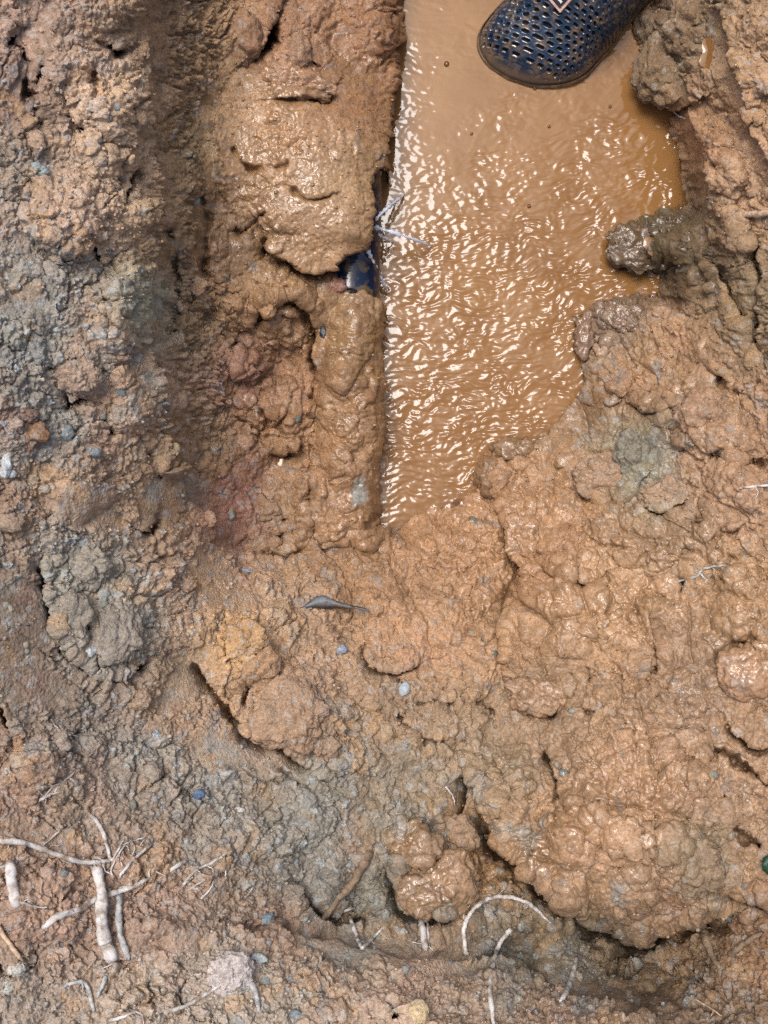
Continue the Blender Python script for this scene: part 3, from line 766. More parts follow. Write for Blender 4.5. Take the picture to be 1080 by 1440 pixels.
jet([(523,319,.045), (556, 326, .075), (606, 346, .002)], 2.4, 1.7, 'longest water jet arcing far right over the muddy pool', 3)
jet([(522,324,.045), (534, 332, .05), (552, 340, .002)], 2.4, 1.4, 'short fan of water below the longest jet', 4)
jet([(523,322,.045), (526, 334, .04), (528, 344, .02)], 2.6, 1.2, 'stubby water spurt dropping straight down from the break', 5)
jet([(517,352,.06), (528, 375, .05), (546, 412, .002)], 2.2, 1.5, 'water jet slanting down past the dark hole in the mud', 6)

# ------------------------------------------------------------------ clods and stones
def ico(sub):
    import bmesh
    bm = bmesh.new(); bmesh.ops.create_icosphere(bm, subdivisions=sub, radius=1)
    v = np.array([x.co for x in bm.verts]); f = np.array([[x.index for x in q.verts] for q in bm.faces]); bm.free()
    return v, f
ICO = {k: ico(k) for k in (1, 2, 3, 4, 5)}

def worley3(p, cell, seed):
    q = p / cell; i0 = np.floor(q).astype(np.int64); f1 = np.full(len(p), 9.0); f2 = f1.copy(); idh = np.zeros(len(p))
    for dx in (-1, 0, 1):
        for dy in (-1, 0, 1):
            for dz in (-1, 0, 1):
                a = i0 + np.array([dx, dy, dz]); h = _hash(a[:, 0] * 3 + a[:, 2] * 7919, a[:, 1] * 5 - a[:, 2] * 104729, seed)
                c = np.stack([(h & 255) / 255., ((h >> 8) & 255) / 255., ((h >> 16) & 255) / 255.], -1)
                d = np.sqrt(((a + c - q) ** 2).sum(1)); n = d < f1
                f2 = np.where(n, f1, np.minimum(f2, d)); idh = np.where(n, ((h >> 24) & 255) / 255., idh); f1 = np.where(n, d, f1)
    return f1, f2, idh

def lump(sub, seed, rough=1.0, square=0.0, smooth=False, dims=(1, 1, 1)):
    """a clod, pebble or stone; dims are its half sizes in photo pixels"""
    v, f = ICO[sub]; v = v.copy()
    off = np.array([seed * 3.71, seed * 1.93, seed * 2.57])
    if square:
        m = np.abs(v).max(1, keepdims=True); v = v * (1 - square) + (v / m) * square * .8
    d = 1 + rough * (.34 * noise3(v + off, 1.0, seed) + .22 * noise3(v + off, 2.1, seed + 1))
    if not smooth: d += rough * (-.20 * np.abs(noise3(v + off, 3.0, seed + 2)) + .10)
    dim = np.array(dims, float); p = v * d[:, None] * dim
    nr = v / dim; nr /= np.linalg.norm(nr, axis=1, keepdims=True)
    if not smooth and max(dims) > 4:
        w = np.stack([noise3(p + off, .09, seed + k) for k in (7, 8, 9)], -1) * 4
        for cell, amp in ((22, 6.0), (11, 3.4), (6, 1.7)):
            if cell > max(dims) * 1.2: continue
            f1, f2, ih = worley3(p + w + off * 9, cell, seed + cell)
            p = p + nr * (np.clip(1 - (f1 / .72) ** 2, 0, 1) ** .6 * ih * amp * rough - np.exp(-((f2 - f1) / .08) ** 2) * amp * .5)[:, None]
    return p, f

def place(o, u, v, sink, rh, turn, tilt=.45):
    p, n = ground_at(u, v)
    from mathutils import Quaternion
    q2 = Vector((0, 0, 1)).rotation_difference((n * tilt + Vector((0, 0, 1 - tilt))).normalized())
    o.rotation_mode = 'QUATERNION'
    o.rotation_quaternion = q2 @ Quaternion((0, 0, 1), math.radians(turn))
    k = (1 - p.z / H) / PPM          # true size of one photo pixel at that height
    if isinstance(rh, tuple): o.scale = tuple(r * k for r in rh); h = rh[2]
    else: o.scale = (k, k, k); h = rh
    o.location = p - n * sink * h * k

def clod(name, u, v, ru, rv, rh, turn, col, wet, label, cat, sub=4, rough=1.0, square=0.0, smooth=False, sink=.38, var=.14):
    seed = int(u * 7 + v * 13) % 991
    vs, f = lump(sub, seed, rough, square, smooth, (ru, rv, rh))
    me = fast_mesh(name, vs, f)
    c = lin(col); l_ = c @ np.array([.25, .65, .10]); c = (l_ * (1 - SAT) + c * SAT) * ALB * np.array([.98, .975, .93])
    q = vs / max(ru, rv)
    nz = 1 + var * noise3(q, 3, seed + 20) + var * noise3(q, 9, seed + 21) + .14 * noise3(q, 22, seed + 22)
    cc = c[None] * nz[:, None]
    if not smooth and max(ru, rv) > 11:
        g = np.clip(noise3(q, 2.2, seed + 30) * 2 - .2, 0, 1)[:, None] * .5
        cc = cc * (1 - g) + lin((134,124,115))[None] * ALB * g
    if not smooth and max(ru, rv) > 11 and name != 'stone' and 'lavender' not in label:
        jj, ii = min(np.searchsorted(VA, v), NV - 1), min(np.searchsorted(UA, u), NU - 1); w_ = int(max(ru, rv))
        loc = SOIL[max(jj - w_, 0):jj + w_, max(ii - w_, 0):ii + w_].reshape(-1, 3).mean(0)
        cc = cc * .45 + loc * .55 * nz[:, None]
    set_soil(me, np.clip(cc, .008, .8), wet)
    o = link(name, me, M_SOIL); place(o, u, v, sink, rh, turn)
    return tag(o, label, cat)

CL = [ # name, u, v, ru, rv, rh, turn, colour, wet, label, category, subdivision, extra
 ('stone',1054,947,44,36,26,10,(184,138,96),1.0,'rounded wet mud smeared stone at the right edge of the slope','stone',5,dict(rough=.55,sink=.2)),
 ('soil_clod',112,800,36,34,22,0,(160,150,132),0,'pale grey crumbly clod above the long crack on the bank','clod',5,{}),
 ('clay_block',168,880,34,44,16,15,(140,133,124),0,'blue grey slab of clay beside the long crack','clod',5,dict(square=.5)),
 ('clay_block',100,868,22,34,14,0,(146,138,126),0,'narrow grey block of clay left of the blue grey slab','clod',4,dict(square=.4)),
 ('soil_clod',334,902,26,24,18,0,(192,146,92),0,'yellow ochre clod standing out on the brown slope','clod',5,{}),
 ('soil_clod',362,938,30,26,14,20,(178,132,94),0,'orange brown clod just below the yellow ochre one','clod',4,{}),
 ('soil_clod',410,1000,46,44,20,0,(172,134,102),0,'large dry brown clod on the lip of the diagonal crack','clod',5,{}),
 ('soil_clod',452,1040,30,28,14,0,(166,130,100),0,'medium brown clod at the lower end of the diagonal crack','clod',5,{}),
 ('mud_clod',758,978,40,22,16,-10,(176,128,86),.8,'wet flattened clod overhanging a dark gap in the middle slope','clod',5,{}),
 ('mud_clod',852,668,36,28,18,0,(180,132,94),.6,'large rounded mud clod in front of the blue grey wet one','clod',5,{}),
 ('mud_clod',934,688,28,20,16,10,(184,136,98),.6,'smaller rounded mud clod right of the blue grey wet one','clod',5,{}),
 ('clay_clod',896,640,24,28,16,0,(118,118,108),.5,'blue grey wet clay clod wedged between two mud clods','clod',5,{}),
 ('soil_clod',984,1228,38,44,24,10,(152,128,100),.4,'grey brown crumbly clod on the edge of the big mud heap','clod',5,{}),
 ('mud_clod',590,1262,30,24,20,10,(178,130,86),1,'shiny wet mud clod above the broken pale root stub','clod',5,{}),
 ('mud_clod',640,1236,34,34,20,0,(182,134,88),1,'shiny wet mud clod nearest the curved white root','clod',5,{}),
 ('mud_clod',588,1196,26,20,14,0,(178,132,88),.9,'small glossy clod topping the wet cluster beside grey gravel','clod',4,{}),
 ('mud_clod',640,1176,26,30,14,0,(168,132,100),.3,'dull brown clod behind the shiny wet cluster','clod',4,{}),
 ('soil_clod',930,96,34,42,26,0,(120,96,66),.2,'big dark crumbly clod at the water edge beside the shoe','clod',5,{}),
 ('soil_clod',968,40,30,34,22,0,(136,106,74),.2,'brown clod behind the big dark crumbly one by the shoe','clod',5,{}),
 ('soil_clod',915,40,18,24,18,0,(122,100,74),.2,'small grey clod between the shoe and the brown clod','clod',4,{}),
 ('mud_clod',900,350,46,26,8,-12,(112,84,56),1,'dark brown wet clod half sunk in the pool','clod',5,dict(sink=.9)),
 ('mud_clod',944,318,26,20,9,0,(80,64,44),1,'blackish wet clod joining the half sunk clod to the bank','clod',5,dict(sink=.7)),
 ('mud_clod',868,452,34,20,7,-20,(122,92,70),1,'purple brown drowned clod at the right shore of the pool','clod',5,dict(sink=.3)),
 ('mud_clod',822,468,12,26,9,-12,(146,106,80),1,'finger shaped drowned mud ridge in the right shallows','clod',4,dict(sink=-.2)),
 ('mud_clod',566,676,9,27,14,32,(160,112,72),1,'thin mud lump poking out of the water near the pipe end','clod',4,dict(sink=-.8)),
 ('mud_clod',724,634,30,15,12,0,(120,94,62),1,'dark wet mud lump at the lower shore of the pool','clod',4,dict(sink=0)),
 ('mud_clod',694,672,12,24,12,0,(110,80,52),.9,'dark upright mud lump in the corner of the lower shore','clod',4,dict(sink=0)),
 ('mud_clod',678,578 + 40,9,8,8,0,(120,92,62),1,'tiny round mud knob breaking the water by the lower shore','clod',3,dict(sink=-.2)),
 ('clay_clod',48,458,32,28,20,20,(140,136,130),0,'grey blue crumbly clod high on the dry bank','clod',5,{}),
 ('clay_clod',50,490,22,10,12,-60,(134,142,152),0,'bluish flake of clay leaning under the grey blue clod','stone',4,dict(square=.3)),
 ('soil_clod',114,532,28,22,14,0,(172,136,110),0,'brown clod fallen into the square hollow of the bank','clod',5,{}),
 ('stone',44,606,22,15,12,15,(166,126,92),0,'ochre angular stone among grey gravel on the bank','stone',4,dict(square=.4,rough=.7)),
 ('stone',30,580,22,10,10,-18,(140,108,94),0,'reddish brown wedge shaped stone above the ochre one','stone',4,dict(square=.4,rough=.7)),
 ('soil_clod',192,986,13,13,11,0,(178,140,108),0,'small round brown clod alone near the tip of the long crack','clod',4,{}),
 ('soil_clod',178,958,22,11,10,0,(164,132,108),0,'flat brown clod between grey slab and small round clod','clod',4,{}),
 ('mud_clod',420,112,46,18,12,-6,(176,126,84),.9,'wet ridge of mud lying across the top of the slab','clod',5,{}),
 ('mud_clod',418,76,16,22,14,0,(150,116,90),.5,'greyish clod between two black holes above the slab','clod',4,{}),
 ('mud_clod',345,60,22,34,16,0,(160,112,78),.4,'reddish clod left of the black holes above the slab','clod',4,{}),
 ('mud_clod',742,752,26,32,18,0,(184,136,92),.9,'glossy mud clod beside the deep groove right of the pool','clod',5,{}),
 ('stone',475,399,12,9,9,0,(186,124,98),.5,'pinkish stone at the mouth of the dark hole by the pipe','stone',4,dict(rough=.8)),
 ('plastic_chip',494,411,9,5,3,0,(34,34,36),.8,'black chip lying just below the hole by the pipe','chip',3,dict(square=.5,rough=.4)),
 ('mud_clod',376,716,22,17,14,10,(158,124,90),.4,'crumbly clod on the trench floor below the shiny puddle','clod',4,{}),
 ('mud_clod',418,748,24,15,13,0,(160,116,78),.5,'rounded clod at the buried end of the pipe','clod',4,{}),
 ('mud_clod',370,764,26,14,12,10,(162,122,88),.2,'clod at the foot of the reddish wall streak','clod',4,{}),
 ('soil_clod',995,590,40,32,20,0,(174,128,92),.5,'broad brown clod right of the pool above the grey twig','clod',5,{}),
 ('soil_clod',1040,655,34,30,20,0,(172,128,94),.5,'brown clod at the right edge above a thin white root','clod',5,{}),
 ('stone',22,1362,12,10,9,20,(205,200,190),0,'off white stone near the lower left corner','stone',4,dict(rough=.6)),
 ('stone',8,1390,13,13,10,0,(190,190,180),0,'greenish white stone cut off by the left edge','stone',4,dict(rough=.6)),
 ('stone',584,1427,16,17,13,0,(214,186,138),0,'cream stone with a brown stain at the bottom edge','stone',4,dict(rough=.5,smooth=True)),
 ('stone',412,1434 - 4,12,9,8,0,(138,150,160),0,'smooth blue grey pebble left of the cream stone','stone',3,dict(rough=.4,smooth=True)),
 ('soil_clod',322,1372,30,26,18,0,(206,194,192),0,'pale lavender clod bound by white rootlets','clod',5,{}),
 ('stone',362,1350,12,6,6,0,(186,206,212),0,'whitish chip beside the pale lavender clod','stone',3,dict(rough=.5)),
 ('stone',121,914,10,9,8,30,(205,210,214),0,'white flake of stone in the crack of grey clay','stone',3,dict(rough=.5,square=.3)),
 ('stone',5,652,8,17,8,0,(200,210,218),.2,'bluish white stone half out of the left edge','stone',3,dict(rough=.5)),
 ('stone',11,664,10,6,6,0,(188,192,200),.2,'small white chip under the bluish white stone','stone',3,dict(rough=.5)),
 ('stone',335,1138,9,6,6,0,(205,200,194),0,'small white pebble in the grey gravel slope','stone',3,dict(rough=.5)),
 ('stone',566,970,8,11,7,-30,(176,188,200),.6,'pale blue shiny pebble in the mud below the dead leaf','stone',3,dict(rough=.4,smooth=True)),
 ('stone',274,1119,9,7,6,30,(84,112,150),.3,'deep blue chip on the grey gravel slope','chip',3,dict(rough=.9,square=.5)),
 ('stone',376,1293,10,9,7,0,(120,140,156),.2,'blue pebble at the left end of the scraped ledge','stone',3,dict(rough=.9,square=.35)),
 ('stone',216,1034,10,6,5,50,(150,184,214),.3,'light blue angular chip on the brown slope','chip',3,dict(rough=.5,square=.4)),
 ('stone',343,802,11,4,4,0,(140,158,184),.4,'thin blue sliver at the foot of the left wall','chip',3,dict(rough=.5,square=.3)),
 ('stone',93,608,10,9,8,0,(136,148,154),.1,'round blue green pebble under the hollow of the bank','stone',3,dict(rough=.9,square=.35)),
 ('stone',128,635,11,6,6,-5,(136,148,156),.1,'flat oval blue pebble on the dry bank','stone',3,dict(rough=.9,square=.35)),
 ('stone',168,550,8,7,6,0,(120,136,138),.1,'dull grey green pebble high on the trench lip','stone',3,dict(rough=.9,square=.35)),
 ('stone',10,728,7,7,6,0,(116,142,168),.2,'bright blue pebble by the left edge','stone',3,dict(rough=.9,square=.35)),
 ('stone',60,240,11,9,8,20,(160,176,180),0,'pale blue grey stone on the upper left bank','stone',3,dict(rough=.5,square=.3)),
 ('stone',48,232,9,7,6,0,(150,168,176),0,'smaller blue stone touching the pale one on the bank','stone',3,dict(rough=.5,square=.3)),
 ('stone',1024,1280,10,11,8,0,(110,126,130),.3,'blue grey pebble beside the mud caked root','stone',3,dict(rough=.9,square=.35)),
 ('stone',455,466,5,10,5,10,(52,58,66),.8,'dark slate chip stuck on the muddy pipe','chip',3,dict(rough=.5,square=.3)),
 ('soil_clod',480,905 + 8,7,7,6,0,(158,172,196),.2,'small pale blue pebble left of the wet mud','stone',3,dict(rough=.9,square=.35)),
]
for name, u, v, ru, rv, rh, turn, col, wet_, label, cat, sub, ex in CL:
    clod(name, u, v, ru, rv, rh, turn, col, wet_, label, cat, sub, **ex)

# loose pebbles and clods, copies of a few shapes
def variants(name, n, sub, cols, wet_, rough, smooth):
    out_ = []
    for k in range(n):
        big = sub > 2; vs, f = lump(sub, 100 + 17 * k + len(name), rough, (.35 if smooth else .25) * (k % 3), smooth, (12,) * 3 if big else (1,) * 3); vs = vs / (12. if big else 1.)
        me = fast_mesh(name, vs, f); c = lin(cols[k % len(cols)]); c = (c @ np.array([.25, .65, .10]) * (1 - SAT) + c * SAT) * ALB * np.array([1.05, 1.07, .95])
        set_soil(me, np.clip(c[None] * (1 + .2 * noise3(vs, 3, k))[:, None], .01, .8), wet_); me.materials.append(M_SOIL)
        out_.append(me)
    return out_
PEB = variants('pebble', 9, 2, [(140,138,136),(126,130,136),(150,150,148),(164,138,114),(128,126,122),(136,146,156),(112,114,116),(172,158,142),(150,122,100)], .1, .95, True)
PEB_W = variants('pebble', 4, 2, [(110,112,106),(150,116,84),(120,124,122),(140,120,100)], .8, .6, True)
CLD = variants('small_clod', 8, 3, [(168,132,102),(176,138,106),(160,126,98),(150,128,106),(172,130,94),(146,132,114),(178,136,104),(158,118,92)], .02, 1.1, False)
CLD_W = variants('small_clod', 6, 3, [(180,130,86),(174,126,84),(184,136,92),(168,122,82),(178,130,90),(172,126,80)], .85, 1.0, False)
gmi = lambda u, v: float(GM[min(np.searchsorted(VA, v), NV - 1), min(np.searchsorted(UA, u), NU - 1)])
wti = lambda u, v: float(WET[min(np.searchsorted(VA, v), NV - 1), min(np.searchsorted(UA, u), NU - 1)])
smi = lambda u, v: float(SM[min(np.searchsorted(VA, v), NV - 1), min(np.searchsorted(UA, u), NU - 1)])
def where(u, v):
    """which part of the pit a point lies in, in words one can find in the picture"""
    if v > 1310: return 'on the bare rim along the bottom edge'
    if u < 330 and v > 1140: return 'among the white roots at the lower left'
    if u < 215 and v < 380: return 'on the dry upper left bank'
    if u < 240 and v < 720: return 'in the grey crumbly band of the left bank'
    if u < 330 and v < 780: return 'on the shaded trench wall at the left'
    if u < 560 and v < 800: return 'on the trench floor beside the muddy pipe'
    if u < 260: return 'near the long crack in the left bank'
    if u > 930 and v < 560: return 'on the steep bank right of the pool'
    if u > 560 and v < 800: return 'on the wet slope just below the pool'
    if u > 700 and v < 1040: return 'on the wet right slope above the big heap'
    if u > 660: return 'on or beside the big wet mud heap'
    if v < 940: return 'on the slope around the dead leaf'
    if u < 470: return 'below the diagonal crack on the grey slope'
    return 'on the gravelly grey slope in the middle'
at_ = lambda A, u, v: float(A[min(np.searchsorted(VA, v), NV - 1), min(np.searchsorted(UA, u), NU - 1)])
PN = ['grey', 'blue grey', 'pale grey', 'tan', 'dark grey', 'bluish', 'slate', 'beige', 'brown']
PWN = ['grey', 'brown', 'blue grey', 'dull brown']
npb = ncl = 0; tries = 0
while (npb < 190 or ncl < 150) and tries < 20000:
    tries += 1
    u = random.uniform(-15, 1095); v = random.uniform(-15, 1455)
    p, n = ground_at(u, v)
    if p.z < .012 or (470 < u < 560 and 230 < v < 425): continue
    w_ = wti(u, v); bare = at_(PIPEM, u, v) > .3 or (300 < u < 540 and 90 < v < 370)
    if npb < 190 and not bare and random.random() < gmi(u, v) * .8 + .03:
        k = random.randrange(4 if w_ > .5 else 9); r = random.choice((2.4, 2.8, 3.2, 3.6, 4, 4.6, 5.5, 7))
        o = link('pebble', (PEB_W if w_ > .5 else PEB)[k]); place(o, u, v, .3, (r * random.uniform(.9, 1.4), r, r * random.uniform(.6, .9)), random.uniform(0, 360))
        sz = 'tiny' if r < 3 else 'small' if r < 4.5 else 'larger'
        tag(o, f"{sz} {'wet ' + PWN[k] if w_ > .5 else 'dry ' + PN[k]} pebble {where(u, v)}", 'pebble', 'pebbles bedded in the soil'); npb += 1
    elif ncl < 150 and not bare and random.random() > smi(u, v) + .1:
        k = random.randrange(6 if w_ > .45 else 8); r = random.choice((4, 5, 6, 7, 8, 9, 11, 13))
        me = (CLD_W if w_ > .45 else CLD)[k].copy(); me.name = 'small_clod'
        jj, ii = min(np.searchsorted(VA, v), NV - 1), min(np.searchsorted(UA, u), NU - 1)
        lc = SOIL[max(jj - 12, 0):jj + 12, max(ii - 12, 0):ii + 12].reshape(-1, 3).mean(0) * random.uniform(.92, 1.12)
        ca = np.ones((len(me.vertices), 4), np.float32); ca[:, :3] = lc * RNG.uniform(.9, 1.1, (len(me.vertices), 1)); me.attributes['soil'].data.foreach_set('color', ca.ravel())
        o = link('small_clod', me); el_, fl_ = random.uniform(.9, 1.5), random.uniform(.55, .85); place(o, u, v, .5, (r * el_, r, r * fl_), random.uniform(0, 360))
        sz = ('tiny' if r < 6 else 'small' if r < 9 else 'larger') + (' long' if el_ > 1.28 else ' flat' if fl_ < .66 else ' round')
        tag(o, f"{sz} {'glossy wet mud' if w_ > .45 else 'dry crumbly'} clod {where(u, v)}", 'clod', 'small loose clods'); ncl += 1

# countless crumbs, one joined mesh
def crumbs(n):
    v0, f0 = ICO[1]
    V_, F_, C_, W_ = [], [], [], []
    k = 0; t = 0
    while k < n and t < n * 4:
        t += 1
        u = random.uniform(-20, 1100); v = random.uniform(-20, 1460)
        j = min(np.searchsorted(VA, v), NV - 1); i = min(np.searchsorted(UA, u), NU - 1)
        if PZ[j, i] < .012 or hk[j, i] > .1 or random.random() < WET[j, i] * .8 + SM[j, i] * .5: continue
        r = random.choice((1.2, 1.4, 1.7, 2, 2.4, 3)) / PPM * .75
        d = 1 + (RNG.random(len(v0)) - .5) * .7
        s = np.array([random.uniform(.8, 1.4), random.uniform(.8, 1.2), random.uniform(.6, 1)])
        V_.append(v0 * d[:, None] * s * r + np.array([PX[j, i], PY[j, i], PZ[j, i]]) + NS[j, i] * r * .3)
        F_.append(f0 + k * len(v0))
        C_.append(np.repeat(SOIL[j, i][None] * random.uniform(.75, 1.35), len(v0), 0)); W_.append(np.full(len(v0), WET[j, i])); k += 1
    me = fast_mesh('soil_crumbs', np.concatenate(V_), np.concatenate(F_))
    set_soil(me, np.clip(np.concatenate(C_), .01, .8), np.concatenate(W_))
    tag(link('soil_crumbs', me, M_SOIL), 'loose crumbs of soil strewn over the dry slopes', kind='stuff')
crumbs(7500)

# ------------------------------------------------------------------ roots and twigs
def spline(pts, n):
    pts = [np.array(p, float) for p in pts]
    if len(pts) == 2: pts = [pts[0], (pts[0] + pts[1]) / 2 + np.array([.6, .4]), pts[1]]
    out_ = []; m = len(pts) - 1
    for i in range(n):
        t = i / (n - 1) * m; k = min(int(t), m - 1); t -= k
        p0, p1, p2, p3 = pts[max(k - 1, 0)], pts[k], pts[k + 1], pts[min(k + 2, m)]
        out_.append(.5 * (2 * p1 + (p2 - p0) * t + (2 * p0 - 5 * p1 + 4 * p2 - p3) * t * t + (3 * p1 - p0 - 3 * p2 + p3) * t ** 3))
    return out_
def root_mesh(name, pts, r0, r1, lift=1.0, seed=0):
    L = sum(math.hypot(b[0] - a[0], b[1] - a[1]) for a, b in zip(pts, pts[1:]))
    n = max(8, int(L / 3.2)); q = spline(pts, n); rnd = random.Random(seed)
    z = np.array([max(ground_at(u + du, v + dv)[0].z for du in (-3, 0, 3) for dv in (-3, 0, 3)) for u, v in q])
    for _ in range(6): z[1:-1] = np.maximum((z[:-2] + z[1:-1] + z[2:]) / 3, z[1:-1] * .6 + .4 * (z[:-2] + z[2:]) / 2)
    P3 = []; rs = []
    for i, ((u, v), zz) in enumerate(zip(q, z)):
        t = i / (n - 1); r = (r0 + (r1 - r0) * t) * (1 + .10 * math.sin(i * .5 + seed) + .10 * (rnd.random() - .5)) / PPM * .72
        endsink = (1 - min(1, 6 * t * 1.0)) + (1 - min(1, 6 * (1 - t)))
        P3.append(to_world(u + rnd.uniform(-.7, .7), v + rnd.uniform(-.7, .7), zz + r * (.5 * lift) - endsink * r * 1.5)); rs.append(max(r * (.5 + .5 * min(1, 7 * (1 - t))) , .0004))
    return tube_mesh(name, P3, rs, 9, True, .12, seed)
def root(name, label, cat, m, strands, group=None, lift=1.0):
    """first strand is the root itself, the others its side rootlets (parts)"""
    seed = int(strands[0][0][0][0] * 3 + strands[0][0][0][1])
    pts, r0, r1 = strands[0]
    o = link(name, root_mesh(name, pts, r0, r1, lift, seed), m); tag(o, label, cat, group)
    for k, (p, a, b) in enumerate(strands[1:]):
        link('rootlet', root_mesh('rootlet', p, a, b, lift, seed + k + 1), m, o)
    rn_ = random.Random(seed + 99)
    for p, a, b in strands:                       # fine hairs along it
        L = sum(math.hypot(q[0] - w[0], q[1] - w[1]) for w, q in zip(p, p[1:]))
        sp = spline(p, 24)
        for k in range(int(L / 34) if a > 1.4 else 0):
            i = rn_.randrange(2, 22); u, v = sp[i]; d = math.atan2(sp[i + 1][1] - v, sp[i + 1][0] - u) + rn_.choice((-1, 1)) * rn_.uniform(.5, 1.5); l_ = rn_.uniform(8, 24)
            link('rootlet', root_mesh('rootlet', [(u, v), (u + l_ * .5 * math.cos(d), v + l_ * .5 * math.sin(d)), (u + l_ * math.cos(d + .5), v + l_ * math.sin(d + .5))], 1.0, .5, 1.2, seed + k + 50), m, o)
    return o
R = 'root'
root(R, 'thickest white root standing in the lower left soil', R, M_ROOT, [([(136,1220),(143,1260),(143,1300),(150,1330),(161,1354)],7,10)], lift=2.4)
root(R, 'slim white root passing behind the thickest one', R, M_ROOT, [([(61,1304),(82,1288),(110,1280),(132,1266),(160,1256),(184,1248),(211,1235)],5,3.4),([(211,1235),(211,1222),(232,1232)],1.6,1)], lift=1.2)
root(R, 'greyish root hanging just right of the thickest one', R, M_ROOT_GREY, [([(168,1258),(167,1290),(170,1318),(182,1350)],5,4)], lift=1.2)
root(R, 'long white root running in from the left edge', R, M_ROOT, [([(-12,1182),(30,1185),(70,1198),(112,1212),(156,1211)],4.2,3.2),([(156,1211),(146,1175),(136,1155),(124,1145)],2.6,3.2),([(58,1193),(70,1180),(84,1168)],1.5,1.1),([(156,1211),(166,1196),(174,1180)],1.8,1.2)])
root(R, 'wispy curled rootlet above the thickest root', R, M_ROOT, [([(160,1236),(156,1222),(168,1200),(178,1186),(192,1181),(207,1177)],1.5,1)])
root(R, 'straight thin root slanting right above the thickest root', R, M_ROOT, [([(166,1235),(186,1210),(214,1187)],2,2.4)])
root(R, 'stout short root at the left edge with a curled rootlet', R, M_ROOT, [([(14,1214),(17,1240),(24,1274)],6.5,8),([(-10,1219),(14,1217)],2,2.5),([(28,1268),(46,1274),(66,1277)],1.5,1)])
root(R, 'tangled pale twig cluster on the grey slope', R, M_ROOT, [([(54,1126),(72,1117),(90,1112),(120,1097)],2,1.6),([(52,1108),(68,1106),(90,1099),(106,1084)],1.6,1.3),([(52,1108),(60,1118),(72,1122)],1.3,1),([(74,1106),(66,1116),(54,1128)],1.2,.9)])
root(R, 'branched thin root right of the lower left root cluster', R, M_ROOT, [([(256,1248),(274,1225),(298,1213),(324,1196)],2.2,2),([(264,1252),(288,1238),(307,1226)],1.5,1.2),([(283,1264),(296,1250),(301,1238)],1.4,1.1),([(316,1215),(317,1240)],1.2,1)])
root(R, 'stubby pale root piece left of the branched thin root', R, M_ROOT, [([(239,1225),(252,1216),(263,1209)],2.8,3.4)])
root(R, 'white root trailing left from the pale lavender clod', R, M_ROOT, [([(232,1423),(262,1414),(286,1400),(306,1388),(326,1372),(340,1362)],3,2.2)])
root(R, 'pale twisted root right of the lavender clod', R, M_ROOT_GREY, [([(352,1382),(360,1398),(364,1424)],4.5,3.4),([(320,1397),(340,1396),(354,1388)],1.6,1.4)])
root(R, 'short white root lying flat on the dark gravel', R, M_ROOT, [([(468,1289),(484,1281),(500,1277)],3.2,1.8)])
root(R, 'forked white root shaped like a letter v', R, M_ROOT, [([(492,1288),(500,1312),(509,1334)],2.6,3.2),([(509,1334),(524,1320),(541,1302)],2.8,1.6)])
root(R, 'broken frayed root stub below the wet clods', R, M_ROOT, [([(592,1294),(596,1316),(599,1338)],6,4.5),([(588,1300),(594,1320),(597,1336)],1.6,1.4),([(601,1296),(602,1318),(600,1338)],2,1.4)])
root(R, 'long white root bent into an arch', R, M_ROOT, [([(656,1344),(652,1312),(660,1286),(682,1266),(710,1261),(742,1270),(774,1298)],3.6,3.2)], lift=2)
root(R, 'white root under the arch running off the bottom edge', R, M_ROOT, [([(719,1306),(702,1328),(694,1356),(689,1392),(696,1452)],4,3.4)], lift=4)
root(R, 'short upright white root right of the arch', R, M_ROOT, [([(811,1347),(801,1384),(788,1409)],3.6,4.2)], lift=4)
root(R, 'thin tan root in the dark hollow at the bottom right', R, M_ROOT_TAN, [([(978,1405),(994,1415),(1014,1428)],2,1.4)])
root(R, 'mud caked root hanging under the grey brown clod', R, M_ROOT_MUD, [([(984,1278),(990,1310),(1000,1340),(1012,1362)],9,4)], lift=1.5)
root(R, 'mud caked twig pointing to the right edge', R, M_ROOT_MUD, [([(1028,1342),(1048,1326),(1072,1312)],7,3)], lift=1.2)
root(R, 'mud coated root crossing the grey gravel', R, M_ROOT_MUD, [([(520,1198),(498,1238),(472,1268),(452,1296)],8,5)])
root('stick', 'pinkish tan stick poking in at the right edge', 'stick', M_ROOT_TAN, [([(1044,303),(1064,301),(1100,299)],4.5,6.5)], lift=3)
root(R, 'fine white rootlet under the big dark crumbly clod', R, M_ROOT, [([(930,146),(944,154),(954,163),(964,167)],1.3,1)], lift=4)
root('twig', 'thin grey branching twig on the wet right slope', 'twig', M_ROOT_GREY, [([(948,818),(978,812),(990,800),(1020,795),(1045,798)],2,1.6),([(984,806),(992,815)],2,1.4)])
root(R, 'thin white root at the right edge below a brown clod', R, M_ROOT, [([(1040,686),(1060,684),(1090,681)],1.8,2)])
root(R, 'hair thin root on the brown slope at the left', R, M_ROOT, [([(72,1012),(84,1026),(110,1036)],1.1,.8)])
root(R, 'pale bent root above the lower left corner stones', R, M_ROOT_GREY, [([(90,1386),(110,1381),(122,1386),(132,1424)],2.6,3)])
root(R, 'little violet grey root below the thickest root', R, M_ROOT_GREY, [([(148,1374),(142,1390),(136,1404)],3.4,2)])
root(R, 'small white root at the bottom edge left of centre', R, M_ROOT, [([(152,1436),(172,1430),(194,1421)],2.6,1.8)])
root(R, 'dull brown root strand at the far left edge', R, M_ROOT_TAN, [([(-6,1300),(10,1322),(32,1352)],4,2.5)])
root(R, 'tiny white rootlet in the brown slope near the wet cluster', R, M_ROOT, [([(626,1106),(636,1118),(640,1132)],1.5,1.1)])
root(R, 'tiny pale rootlet among gravel above the ledge', R, M_ROOT, [([(344,1262),(352,1254),(356,1248)],1.6,1.2)])

